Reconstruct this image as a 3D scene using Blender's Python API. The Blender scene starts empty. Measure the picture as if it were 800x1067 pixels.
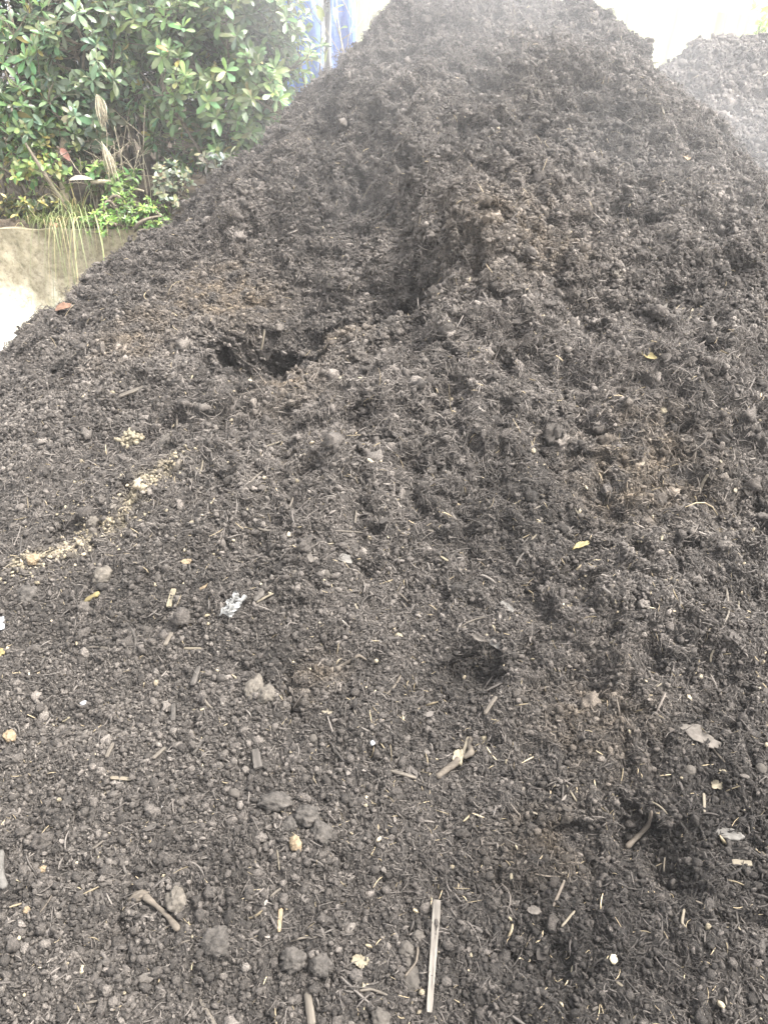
import bpy, math, random
import numpy as np
from mathutils import Vector, Matrix

random.seed(7)
rng = np.random.default_rng(7)
R = math.radians
scene = bpy.context.scene
col = scene.collection
CAMZ = 1.6
PITCH = R(27.0)
FPX = 853.8          # focal length in pixels of an 800 x 1067 picture

# ------------------------------------------------------------------ noise
def _hash(ix, iy, seed):
    h = (ix.astype(np.int64) * 374761393 + iy.astype(np.int64) * 668265263 + seed * 974711) & 0xFFFFFFFF
    h = ((h ^ (h >> 13)) * 1274126177) & 0xFFFFFFFF
    return (h ^ (h >> 16)) & 0xFFFF

def perlin(x, y, seed=0):
    x = np.asarray(x, float); y = np.asarray(y, float)
    x0 = np.floor(x); y0 = np.floor(y)
    fx = x - x0; fy = y - y0
    ix = x0.astype(np.int64); iy = y0.astype(np.int64)
    def g(dx, dy):
        a = _hash(ix + dx, iy + dy, seed) * (2 * math.pi / 65536.0)
        return np.cos(a) * (fx - dx) + np.sin(a) * (fy - dy)
    u = fx * fx * fx * (fx * (fx * 6 - 15) + 10)
    v = fy * fy * fy * (fy * (fy * 6 - 15) + 10)
    a = g(0, 0) * (1 - u) + g(1, 0) * u
    b = g(0, 1) * (1 - u) + g(1, 1) * u
    return (a * (1 - v) + b * v) * 1.45

def sstep(a, b, x):
    t = np.clip((x - a) / (b - a), 0, 1)
    return t * t * (3 - 2 * t)

# ------------------------------------------------------------------ mesh helpers
def mesh_arrays(name, verts, faces, smooth=True, attrs=None):
    """verts (N,3); faces (M,k) array or a list of such arrays / tuples."""
    me = bpy.data.meshes.new(name)
    verts = np.ascontiguousarray(verts, np.float32)
    if isinstance(faces, np.ndarray):
        faces = [faces]
    if len(faces) and not isinstance(faces[0], np.ndarray):
        by = {}
        for f in faces:
            by.setdefault(len(f), []).append(f)
        faces = [np.array(v, np.int32) for v in by.values()]
    me.vertices.add(len(verts)); me.vertices.foreach_set('co', verts.ravel())
    nl = sum(f.size for f in faces); nf = sum(len(f) for f in faces)
    me.loops.add(nl); me.polygons.add(nf)
    me.loops.foreach_set('vertex_index', np.concatenate([f.ravel() for f in faces]).astype(np.int32))
    tot = np.concatenate([np.full(len(f), f.shape[1], np.int32) for f in faces])
    st = np.concatenate([[0], np.cumsum(tot)[:-1]]).astype(np.int32)
    me.polygons.foreach_set('loop_start', st)
    me.polygons.foreach_set('use_smooth', np.full(nf, smooth, bool))
    me.update(calc_edges=True)
    for an, av in (attrs or {}).items():
        a = me.attributes.new(an, 'FLOAT_COLOR', 'POINT')
        c = np.ones((len(verts), 4), np.float32); c[:, :3] = av
        a.data.foreach_set('color', c.ravel())
    me.validate()
    return me

def obj(name, me, mat=None, parent=None, loc=None, label=None, cat=None, group=None, kind=None):
    o = bpy.data.objects.new(name, me)
    col.objects.link(o)
    if mat is not None and me is not None:
        me.materials.append(mat)
    if loc is not None: o.location = loc
    if parent is not None: o.parent = parent
    return tag(o, label, cat, group, kind)

def tag(o, label=None, cat=None, group=None, kind=None):
    if label: o['label'] = label
    if cat: o['category'] = cat
    if group: o['group'] = group
    if kind: o['kind'] = kind
    return o

def join(parts):
    """join [(verts, faces list)] into one (verts, faces)."""
    V = []; Fs = []; n = 0
    for v, f in parts:
        V.append(np.asarray(v, float)); Fs += [tuple(i + n for i in q) for q in f]; n += len(v)
    return np.concatenate(V), Fs

def loft(pts, rx, rz, ns=8, sq=1.0, up=(0, 0, 1)):
    """tube along pts, half widths rx (sideways) and rz (upwards); sq < 1 gives a boxy section."""
    pts = np.asarray(pts, float); n = len(pts)
    rx = np.broadcast_to(np.asarray(rx, float), (n,)); rz = np.broadcast_to(np.asarray(rz, float), (n,))
    t = np.gradient(pts, axis=0); t /= np.linalg.norm(t, axis=1)[:, None] + 1e-12
    upv = np.asarray(up, float)
    V = []; F = []
    a = np.arange(ns) * 2 * math.pi / ns + math.pi / ns
    ca = np.sign(np.cos(a)) * np.abs(np.cos(a)) ** sq; sa = np.sign(np.sin(a)) * np.abs(np.sin(a)) ** sq
    for i in range(n):
        s = np.cross(t[i], upv)
        if np.linalg.norm(s) < 1e-3: s = np.cross(t[i], (1, 0, 0.3))
        s /= np.linalg.norm(s); u = np.cross(s, t[i])
        V.append(pts[i] + np.outer(ca * rx[i], s) + np.outer(sa * rz[i], u))
    V = np.concatenate(V)
    for i in range(n - 1):
        for k in range(ns):
            k2 = (k + 1) % ns
            F.append((i * ns + k, i * ns + k2, (i + 1) * ns + k2, (i + 1) * ns + k))
    F.append(tuple(range(ns))[::-1]); F.append(tuple((n - 1) * ns + k for k in range(ns)))
    return V, F

def ico(sub):
    import bmesh
    bm = bmesh.new(); bmesh.ops.create_icosphere(bm, subdivisions=sub, radius=1.0)
    v = np.array([w.co[:] for w in bm.verts]); f = np.array([[q.index for q in p.verts] for p in bm.faces], np.int32)
    bm.free(); return v, f
ICO = {s: ico(s) for s in (1, 2, 3, 4, 5)}

def rot_mats(n, rg=rng):
    q = rg.normal(size=(n, 4)); q /= np.linalg.norm(q, axis=1)[:, None]
    w, x, y, z = q.T
    return np.stack([np.stack([1-2*(y*y+z*z), 2*(x*y-z*w), 2*(x*z+y*w)], -1),
                     np.stack([2*(x*y+z*w), 1-2*(x*x+z*z), 2*(y*z-x*w)], -1),
                     np.stack([2*(x*z-y*w), 2*(y*z+x*w), 1-2*(x*x+y*y)], -1)], 1)

# ------------------------------------------------------------------ materials
def new_mat(name):
    m = bpy.data.materials.new(name); m.use_nodes = True
    nt = m.node_tree; b = nt.nodes['Principled BSDF']
    return m, nt, b

def N(nt, t, **k):
    n = nt.nodes.new(t)
    for a, v in k.items(): setattr(n, a, v)
    return n

def noise_node(nt, scale, detail=4, rough=0.6, coord='Object'):
    tc = N(nt, 'ShaderNodeTexCoord'); n = N(nt, 'ShaderNodeTexNoise')
    n.inputs['Scale'].default_value = scale; n.inputs['Detail'].default_value = detail; n.inputs['Roughness'].default_value = rough
    nt.links.new(tc.outputs[coord], n.inputs['Vector'])
    return n

def ramp(nt, src, stops):
    r = N(nt, 'ShaderNodeValToRGB')
    el = r.color_ramp.elements
    while len(el) < len(stops): el.new(0.5)
    for e, (p, c) in zip(el, stops):
        e.position = p; e.color = (*c, 1)
    nt.links.new(src, r.inputs['Fac'])
    return r

def mul(nt, a, b, fac=1.0):
    m = N(nt, 'ShaderNodeMix', data_type='RGBA', blend_type='MULTIPLY')
    m.inputs[0].default_value = fac
    nt.links.new(a, m.inputs[6]); nt.links.new(b, m.inputs[7])
    return m.outputs[2]

def bump(nt, bsdf, src, strength, dist):
    b = N(nt, 'ShaderNodeBump'); b.inputs['Strength'].default_value = strength; b.inputs['Distance'].default_value = dist
    nt.links.new(src, b.inputs['Height']); nt.links.new(b.outputs[0], bsdf.inputs['Normal'])
    return b

def tint_mat(name, rough=0.9, grain=260, lo=0.45, hi=1.75, bdist=0.004, bstr=0.7, spec=0.25):
    """base colour from the mesh's own 'tint' attribute times a fine grain."""
    m, nt, b = new_mat(name)
    at = N(nt, 'ShaderNodeAttribute', attribute_name='tint')
    n = noise_node(nt, grain, 5, 0.7)
    r = ramp(nt, n.outputs[0], [(0.32, (lo,) * 3), (0.55, (0.95, 0.93, 0.91)), (0.74, (hi, hi * .97, hi * .93))])
    n2 = noise_node(nt, grain * 3.1, 3, 0.7)
    r2 = ramp(nt, n2.outputs[0], [(0.30, (.55,) * 3), (0.5, (1, 1, 1)), (0.72, (1.7, 1.65, 1.58))])
    nt.links.new(mul(nt, mul(nt, at.outputs['Color'], r.outputs[0]), r2.outputs[0]), b.inputs['Base Color'])
    b.inputs['Roughness'].default_value = rough
    b.inputs['Specular IOR Level'].default_value = spec
    if bstr: bump(nt, b, n.outputs[0], bstr, bdist)
    return m

def plain_mat(name, c, rough=0.85, var=0.35, scale=90, bdist=0.002, bstr=0.5, spec=0.25, stretch=None):
    m, nt, b = new_mat(name)
    n = noise_node(nt, scale, 5, 0.65)
    if stretch:
        mp = N(nt, 'ShaderNodeMapping'); mp.inputs['Scale'].default_value = stretch
        tc = [q for q in nt.nodes if q.type == 'TEX_COORD'][0]
        nt.links.new(tc.outputs['Object'], mp.inputs['Vector']); nt.links.new(mp.outputs[0], n.inputs['Vector'])
    lo = tuple(x * (1 - var) for x in c); hi = tuple(min(.9, x * (1 + var)) for x in c)
    r = ramp(nt, n.outputs[0], [(0.33, lo), (0.68, hi)])
    nt.links.new(r.outputs[0], b.inputs['Base Color'])
    b.inputs['Roughness'].default_value = rough; b.inputs['Specular IOR Level'].default_value = spec
    if bstr: bump(nt, b, n.outputs[0], bstr, bdist)
    return m

M = {}
M['compost'] = tint_mat('compost', 0.88, 210, 0.40, 1.9, 0.006, 0.85)
M['crumb'] = tint_mat('compost_crumb', 0.9, 330, 0.45, 1.8, 0.004, 0.9)
M['fibre'] = tint_mat('compost_fibre', 0.8, 400, 0.7, 1.35, 0.001, 0.2)
M['clod'] = plain_mat('soil_clod', (.052, .0465, .041), 0.9, .5, 70, .006, .9)
M['clod_pale'] = plain_mat('pale_clod', (.082, .072, .060), 0.9, .4, 70, .005, .8)
M['stone'] = plain_mat('grey_stone', (.056, .0495, .0425), 0.92, .35, 60, .003, .5)
M['tan'] = plain_mat('tan_lump', (.17, .128, .082), 0.85, .35, 120, .004, .7)
M['cream'] = plain_mat('cream_wood', (.165, .142, .10), 0.75, .22, 80, .002, .4, stretch=(.25, 1, 1))
M['yellow'] = plain_mat('yellow_chip', (.16, .13, .06), 0.7, .25, 70, .002, .4)
M['straw'] = plain_mat('straw', (.125, .107, .08), 0.7, .25, 90, .001, .4, stretch=(.15, 1, 1))
M['wood'] = plain_mat('weathered_wood', (.088, .076, .062), 0.8, .35, 130, .002, .6, stretch=(.12, 1, 1))
M['darkwood'] = plain_mat('dark_wood', (.055, .049, .043), 0.85, .4, 130, .002, .6, stretch=(.15, 1, 1))
M['lath'] = plain_mat('pale_lath', (.105, .094, .081), 0.85, .55, 190, .0015, .5, stretch=(.08, 1, 1))
M['bark'] = plain_mat('pale_bark', (.074, .065, .056), 0.85, .3, 60, .003, .6)
M['flake'] = plain_mat('grey_flake', (.085, .079, .071), 0.7, .3, 60, .002, .4)
M['rust'] = plain_mat('rusty_leaf', (.13, .075, .05), 0.7, .35, 70, .002, .4)
M['white'] = plain_mat('white_scrap', (.26, .265, .27), 0.5, .15, 50, .002, .3)
M['foil'] = plain_mat('dirty_plastic', (.17, .168, .16), 0.35, .5, 60, .003, .5, spec=.6)
M['blue'] = plain_mat('blue_scrap', (.25, .33, .37), 0.5, .2, 50, .001, .2)
M['tanroot'] = plain_mat('peeled_root', (.08, .067, .053), 0.8, .3, 110, .002, .5, stretch=(.2, 1, 1))

# ------------------------------------------------------------------ the heap's form (metres, camera at x=0, y=0, z=1.6)
def project(p):
    x, y, z = p[..., 0], p[..., 1], p[..., 2] - CAMZ
    d = y * math.cos(PITCH) - z * math.sin(PITCH)
    v = y * math.sin(PITCH) + z * math.cos(PITCH)
    d = np.where(d > 0.05, d, np.nan)
    return 400 + FPX * x / d, 533.5 - FPX * v / d, d

def base_h(x, y):
    dx = np.where(x < .13, x - .13, np.where(x > .85, x - .85, 0.)); dy = y - 4.2
    r = np.hypot(dx, dy)
    front = np.interp(r, [0, .12, .3, .7, 1.4, 2.2, 2.9, 3.55, 4.2, 4.9, 6.5], [1.985, 1.97, 1.9, 1.62, 1.18, .83, .62, .42, .2, -.02, -.5])
    side = np.interp(r, [0, .08, .2, .5, 1.05, 1.6, 2.15, 3.0, 5], [1.985, 1.95, 1.86, 1.565, 1.125, .74, .40, -.08, -1])
    sideR = np.interp(r, [0, .08, .2, .5, 1.05, 1.6, 2.15, 3.0, 5], [1.985, 1.945, 1.85, 1.59, 1.09, .60, .20, -.35, -1])
    w = np.where(dy > 0, 1, np.clip(dx * dx / (r * r + 1e-9), 0, 1))
    s = np.where(dx > 0, sideR, side)
    return front * (1 - w) + s * w - .05 * np.clip(np.abs(x - .50) / .38, 0, 1) ** 2.5

def at0(px, py):
    """where the line of sight through a pixel meets the smooth form"""
    dx = (px - 400) / FPX; dv = (533.5 - py) / FPX
    d = np.array([dx, math.cos(PITCH) + dv * math.sin(PITCH), -math.sin(PITCH) + dv * math.cos(PITCH)])
    t = np.arange(0.6, 6.5, 0.004)
    P = np.array([0, 0, CAMZ]) + t[:, None] * d
    hit = np.nonzero(P[:, 2] < base_h(P[:, 0], P[:, 1]))[0]
    return P[hit[0]] if len(hit) else P[np.argmin(np.abs(P[:, 2] - base_h(P[:, 0], P[:, 1])))]

# (pixel, radius m, depth m) hollows; (pixel a, pixel b, drop m, reach m) scarps that fall towards the viewer
HOLLOWS = [(682, 46, .07, .05), (335, 222, .40, .24), (520, 690, .04, .012),
           (75, 548, .05, .02), (600, 108, .085, .07), (712, 140, .07, .035), (352, 104, .09, .06), (70, 398, .08, .05),
           (298, 716, .03, .035), (545, 985, .05, .018), (120, 972, .04, .025),
           (560, 70, .10, .05), (690, 880, .05, .03), (385, 160, .10, .05), (640, 150, .07, .05), (745, 190, .07, .04), (240, 430, .05, .025),
           (530, 500, .25, .04), (420, 600, .12, .025), (120, 780, .22, .02)]
PITS = [(277, 340, .155, .23), (246, 358, .075, .10), (400, 282, .11, .07), (484, 687, .040, .020)]
SCARPS = [((320, 262), (462, 270), .08, .24), ((300, 225), (430, 240), .05, .16), ((335, 120), (420, 96), .07, .10), ((436, 668), (545, 672), .022, .05),
          ((552, 858), (640, 868), .028, .04), ((645, 862), (715, 852), .026, .05), ((300, 432), (445, 424), .035, .08), ((600, 640), (668, 622), .035, .06),
          ((560, 92), (640, 104), .06, .08), ((228, 350), (255, 330), .03, .10), ((255, 328), (325, 332), .04, .12),
          ((500, 275), (620, 300), .04, .10), ((560, 330), (680, 345), .03, .09), ((60, 540), (100, 528), .018, .04),
          ((40, 390), (110, 372), .035, .07), ((640, 560), (760, 545), .025, .06), ((500, 985), (580, 960), .015, .04),
          ((470, 200), (600, 190), .02, .10), ((620, 205), (740, 225), .05, .10), ((445, 130), (530, 120), .05, .10), ((250, 690), (330, 680), .02, .05)]
RIDGES = [((450, 130), (490, 215), .03, .15), ((490, 200), (480, 300), .03, .16), ((500, 262), (585, 330), .06, .10), ((430, 330), (520, 250), .03, .12), ((300, 420), (440, 412), .03, .06), ((600, 612), (720, 590), .02, .08)]
PIT = [(at0(a, b), r, d) for a, b, r, d in PITS]
HOL = [(at0(a, b), r, d) for a, b, r, d in HOLLOWS]
SCA = [(at0(*a), at0(*b), d, L) for a, b, d, L in SCARPS]
RID = [(at0(*a), at0(*b), d, L) for a, b, d, L in RIDGES]

def zone_fibrous(x, y):
    """1 where the surface is loose shredded clumps (upper and right), 0 where it is fine and crumbly"""
    return np.clip(sstep(.7, 2.3, y + 1.1 * x) + .25 * perlin(x / .5, y / .5, 31), 0, 1)

def smooth_face(x, y):
    """the raked fine face on the left of the scar"""
    c = at0(255, 265); e = at0(290, 365); g = at0(684, 54)
    return np.clip(np.exp(-(((x - c[0]) / .50) ** 2 + ((y - c[1]) / .50) ** 2)) + np.exp(-(((x - e[0]) / .17) ** 2 + ((y - e[1]) / .2) ** 2)) + np.exp(-(((x - g[0]) / .20) ** 2 + ((y - g[1]) / .30) ** 2)), 0, 1)

def relief(x, y):
    """the large dug and slumped forms, vertical"""
    wx = x + .05 * perlin(x / .16, y / .16, 11) + .02 * perlin(x / .05, y / .05, 12)
    wy = y + .05 * perlin(x / .16, y / .16, 13) + .02 * perlin(x / .05, y / .05, 14)
    h = np.zeros_like(x); into = np.zeros_like(x)      # into = how far it is dug back into the slope
    for c, r, d in HOL:
        q = ((wx - c[0]) ** 2 + ((wy - c[1]) * .85) ** 2) / (r * r)
        h -= d * np.exp(-q ** 1.5)
    for k, (c, r, d) in enumerate(PIT):
        dig = .88 if k < 2 else .35
        dy = wy - c[1]; q = ((wx - c[0]) ** 2 + (dy * np.where(dy > 0, .60, .95)) ** 2) / (r * r)
        w = np.exp(-np.minimum(q, 9) ** 2.2); h -= d * w; into += dig * d * w
    for a, b, d, L in SCA:
        ex, ey = b[0] - a[0], b[1] - a[1]; n = math.hypot(ex, ey); ex /= n; ey /= n
        t = ((wx - a[0]) * ex + (wy - a[1]) * ey) / n
        s = (wx - a[0]) * ey - (wy - a[1]) * ex
        if ex < 0: s = -s
        win = sstep(-.12, .2, t) * (1 - sstep(.8, 1.12, t))
        w = win * sstep(0, .014 + .1 * d, s) * np.exp(-np.maximum(s, 0) / L); h -= d * w; into += .45 * d * w
    for a, b, d, L in RID:
        ex, ey = b[0] - a[0], b[1] - a[1]; n = math.hypot(ex, ey); ex /= n; ey /= n
        t = ((wx - a[0]) * ex + (wy - a[1]) * ey) / n
        s = (wx - a[0]) * ey - (wy - a[1]) * ex
        h += d * sstep(-.2, .3, t) * (1 - sstep(.7, 1.2, t)) * np.exp(-(s / L) ** 2)
    return h, into

def lumps(x, y, zf, sm):
    """loose clumps, along the surface normal"""
    k = (.35 + 1.0 * zf) * (1 - .6 * sm)
    wx = x + .03 * perlin(x / .09, y / .09, 41); wy = y + .03 * perlin(x / .09, y / .09, 42)
    h = .045 * perlin(x / .55, y / .55, 1) * (.6 + .6 * zf)
    h += .050 * k * (perlin(wx / .21, wy / .21, 2))
    h += .030 * k * (.45 - np.abs(perlin(wx / .12, wy / .12, 3)) * 1.6)
    h += .020 * k * (.45 - np.abs(perlin(wx / .055, wy / .055, 4)) * 1.6)
    h += .009 * (.5 + .5 * k) * perlin(wx / .03, wy / .03, 5)
    h += .0065 * (.5 + .5 * k) * (.4 - np.abs(perlin(wx / .016, wy / .016, 6)) * 1.5)
    h += .0045 * perlin(x / .0085, y / .0085, 7)
    return h

DRY = [(225, 272, .16), (205, 305, .14), (342, 322, .12), (262, 262, .10), (300, 395, .10), (140, 360, .12), (690, 470, .16), (650, 500, .12), (620, 745, .10), (560, 885, .07), (330, 700, .05), (545, 260, .2)]
DRYW = [(at0(a, b), r) for a, b, r in DRY]
SAW = [(22, 588), (34, 584), (45, 580), (56, 577), (66, 574), (77, 568), (86, 562), (92, 554), (98, 545), (112, 545), (121, 540), (130, 532), (140, 515), (152, 502), (166, 494), (178, 490)]
SAWW = [(at0(a, b), .021 + .01 * math.sin(a)) for a, b in SAW]
DAMP_SHADE = [(690, 960, .34), (560, 985, .12), (770, 850, .14), (470, 690, .07), (290, 690, .06), (430, 268, .12), (272, 356, .13), (268, 358, .11), (264, 360, .10), (560, 520, .15)]  # damp patches, with shade painted in at the dug hollow
DAMP_SHADEW = [(at0(a, b), r) for a, b, r in DAMP_SHADE]

def tint(x, y):
    b = np.array([.0715, .0645, .0588])
    v = 1 + .22 * perlin(x / .35, y / .35, 51) + .22 * perlin(x / .07, y / .07, 52) + .15 * perlin(x / .025, y / .025, 53)
    c = b * v[..., None]
    nz = .5 + .9 * perlin(x / .045, y / .045, 55)
    for p, r in DRYW:
        w = np.exp(-((x - p[0]) ** 2 + (y - p[1]) ** 2) / (r * r)) * np.clip(nz, 0, 1)
        c = c * (1 - .55 * w[..., None]) + np.array([.125, .098, .068]) * (.55 * w[..., None])
    for p, r in SAWW:
        w = np.exp(-((x - p[0]) ** 2 + (y - p[1]) ** 2) / (r * r)) * np.clip(.55 + 1.1 * perlin(x / .02, y / .02, 57), 0, 1)
        c = c * (1 - .8 * w[..., None]) + np.array([.225, .195, .14]) * (.8 * w[..., None])
    for p, r in DAMP_SHADEW:
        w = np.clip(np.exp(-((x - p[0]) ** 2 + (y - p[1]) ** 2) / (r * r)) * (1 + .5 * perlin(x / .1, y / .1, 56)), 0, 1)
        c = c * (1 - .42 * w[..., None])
    c = c * (1 - .14 * sstep(2.6, 1.1, y))[..., None]          # the foot of the heap is damper
    # the lower left is a little browner and drier
    w = sstep(.3, -.8, x) * sstep(3.2, .8, y)
    c = c * (1 + w[..., None] * np.array([.0, .0, -.01]))
    return c

# fan-shaped sheet, finest near the viewer
nA, nB = 940, 110
ang = np.concatenate([np.linspace(-84, -36, nB, endpoint=False), np.linspace(-36, 36, nA, endpoint=False), np.linspace(36, 84, nB)])
ang = np.radians(ang)
O0 = -0.75
rad = np.concatenate([np.geomspace(.35, 1.15, 60, endpoint=False), np.geomspace(1.15, 5.1, 1000, endpoint=False), np.linspace(5.1, 8.2, 110)])
A_, R_ = np.meshgrid(ang, rad)
GX = R_ * np.sin(A_); GY = O0 + R_ * np.cos(A_)
GX = GX + .004 * perlin(GX / .01, GY / .01, 61); GY = GY + .004 * perlin(GX / .01, GY / .01, 62)

def build_surface(X, Y, hfun, lf=1.0):
    h, into = relief(X, Y) if lf == 1.0 else (np.zeros_like(X), np.zeros_like(X))
    P = np.stack([X, Y, hfun(X, Y) + h], -1)
    du = np.gradient(P, axis=1); dv = np.gradient(P, axis=0)
    n = np.cross(du, dv); n /= np.linalg.norm(n, axis=-1)[..., None] + 1e-12
    n = np.where(n[..., 2:3] < 0, -n, n)
    # keep the push direction smooth
    zf = zone_fibrous(X, Y); sm = smooth_face(X, Y) if lf == 1.0 else np.zeros_like(X)
    P = P + n * lumps(X, Y, zf, sm)[..., None]
    P[..., 1] += into
    # sideways tumble, so clumps lean and overhang
    k = (.022 * zf + .005)[..., None]
    P = P + k * np.stack([perlin(X / .06, Y / .06, 71), perlin(X / .06, Y / .06, 72) - .3, .3 * perlin(X / .05, Y / .05, 73)], -1)
    du = np.gradient(P, axis=1); dv = np.gradient(P, axis=0)
    n = np.cross(du, dv); n /= np.linalg.norm(n, axis=-1)[..., None] + 1e-12
    n = np.where(n[..., 2:3] < 0, -n, n)
    return P, n

def grid_faces(nr, nc):
    i = np.arange(nr * nc).reshape(nr, nc)
    return np.stack([i[:-1, :-1], i[1:, :-1], i[1:, 1:], i[:-1, 1:]], -1).reshape(-1, 4).astype(np.int32)[:, ::-1]

HP, HN = build_surface(GX, GY, base_h)
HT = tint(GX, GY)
HPX, HPY, HD = project(HP)
keep = HP[..., 2] > -0.25
F_ = grid_faces(*GX.shape)
F_ = F_[keep.reshape(-1)[F_].any(axis=1)]
heap = obj('compost_heap', None, label='tall dark steaming compost heap with a dug hollow, filling most of the view', cat='compost heap', loc=(.45, 4.2, 0))
heap.empty_display_size = .3
def heap_part(name, me, mat, **k):
    o = obj(name, me, mat, heap, **k); o.matrix_parent_inverse = Matrix.Translation((-.45, -4.2, 0)); return o
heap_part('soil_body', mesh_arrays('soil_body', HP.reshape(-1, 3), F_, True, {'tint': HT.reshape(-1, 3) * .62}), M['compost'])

_fpx = HPX.ravel(); _fpy = HPY.ravel(); _fd = HD.ravel(); _fp = HP.reshape(-1, 3); _fn = HN.reshape(-1, 3)
_ok = np.isfinite(_fpx) & (_fpx > -80) & (_fpx < 880) & (_fpy > -40) & (_fpy < 1150)
_ix = np.nonzero(_ok)[0]; _ix = _ix[np.argsort(_fpy[_ix])]; _sy = _fpy[_ix]
def at(px, py):
    """the point of the heap's real surface seen at a pixel of the photograph, and the slope's normal there"""
    a, b = np.searchsorted(_sy, [py - 4, py + 4]); c = _ix[a:b]
    c = c[np.abs(_fpx[c] - px) < 4]
    if not len(c): return at0(px, py), np.array([0, -.5, .85])
    dmin = _fd[c].min(); c = c[_fd[c] < dmin + .12]
    q = c[np.argmin((_fpx[c] - px) ** 2 + (_fpy[c] - py) ** 2)]
    a, b = np.searchsorted(_sy, [py - 14, py + 14]); c = _ix[a:b]; c = c[(np.abs(_fpx[c] - px) < 14) & (_fd[c] < dmin + .2)]
    n = _fn[c].mean(axis=0); n /= np.linalg.norm(n)
    return _fp[q].copy(), n

KEEP_CLEAR = []     # (a, b, radius): no loose crumbs on top of these

# ------------------------------------------------------------------ single pieces lying on the heap
def frame(xa, n):
    xa = np.asarray(xa, float); xa = xa / np.linalg.norm(xa)
    y = np.cross(n, xa); y /= np.linalg.norm(y); z = np.cross(xa, y)
    return Matrix(((xa[0], y[0], z[0]), (xa[1], y[1], z[1]), (xa[2], y[2], z[2]))).to_4x4()

def place(name, me, mat, p, rot, label, cat, group=None):
    o = obj(name, me, mat, None, None, label, cat, group)
    o.matrix_world = Matrix.Translation(Vector(p)) @ rot
    return o

def strip(name, a, b, wpx, tpx, mat, label, cat, group=None, bend=0.0, taper=(1, 1), sq=.35, ns=10, wob=.06, lift=0.0, seg=14, clear=True):
    """a lath, twig, straw or sliver between two pixels; width and thickness in pixels there"""
    A, n1 = at(*a); B, n2 = at(*b); n = n1 + n2; n /= np.linalg.norm(n)
    L = np.linalg.norm(B - A); d = project((A + B) / 2)[2]; s = float(d) / FPX
    w, t = wpx * s / 2, tpx * s / 2
    rg = np.random.default_rng(abs(hash((a, b))) % 100000)
    u = np.linspace(-.5, .5, seg)
    pts = np.stack([u * L, bend * L * (.25 - u * u) * 2 + wob * w * 2 * perlin(u * 5 + rg.uniform(0, 99), u * 0 + 3.3), .4 * wob * w * perlin(u * 4 + rg.uniform(0, 99), u * 0 + 7.7)], -1)
    tp = np.interp(u, [-.5, .5], taper) * (1 + .12 * perlin(u * 7 + rg.uniform(0, 99), u * 0 + 1.1))
    ends = np.clip(np.minimum(u + .5, .5 - u) * 12 + (.55 if sq > .45 else .86), 0, 1)
    V, F = loft(pts, w * tp * ends, t * tp * ends, ns, sq)
    me = mesh_arrays(name, V, F, sq > .8)
    # rest on the higher of the ends and the middle
    ups = []
    for q in np.linspace(.08, .92, 9):
        mp = at(a[0] + (b[0] - a[0]) * q, a[1] + (b[1] - a[1]) * q)[0]
        ups.append(float(np.dot(mp - (A + (B - A) * q), n)))
    up = float(np.clip(np.percentile(ups, 70), 0, .02))
    P = (A + B) / 2 + n * (t * .7 + up + lift)
    if clear: KEEP_CLEAR.append((A, B, w + .003))
    return place(name, me, M[mat], P, frame(B - A, n), label, cat, group)

def blob(name, c, rpx, mat, label, cat, group=None, squash=(1, .85, .7), rough=.28, sub=4, sink=.25, seed=None, ang=None, fine=.16):
    """a clod, stone or lump, its shape from several scales of noise"""
    P, n = at(*c); d = float(project(P)[2]); r = rpx * d / FPX
    sd = seed if seed is not None else int(c[0] * 7 + c[1] * 13)
    v, f = ICO[sub]; v = v.copy()
    k = 1 + rough * (perlin(v[:, 0] * 1.3 + sd, v[:, 1] * 1.3 + v[:, 2] * 1.1, sd) + .5 * perlin(v[:, 0] * 2.9 + v[:, 2], v[:, 1] * 2.9 - sd, sd + 1)) \
          + fine * (perlin(v[:, 0] * 6 + v[:, 2] * 5, v[:, 1] * 6.5 - v[:, 2] * 4, sd + 2) + .6 * perlin(v[:, 0] * 13 + v[:, 2] * 9, v[:, 1] * 13 - v[:, 2] * 8, sd + 3))
    v = v * k[:, None] * np.array(squash) * r
    rg = np.random.default_rng(sd); th = rg.uniform(0, 6.28) if ang is None else ang
    me = mesh_arrays(name, v, f, True)
    z = r * squash[2]
    KEEP_CLEAR.append((P, P, r * .8))
    xa = np.cross(np.array([0, 1, 0]), n); xa = xa * math.cos(th) + np.cross(n, xa) * math.sin(th)
    return place(name, me, M[mat], P + n * z * (1 - sink * 2), frame(xa, n), label, cat, group)

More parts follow.
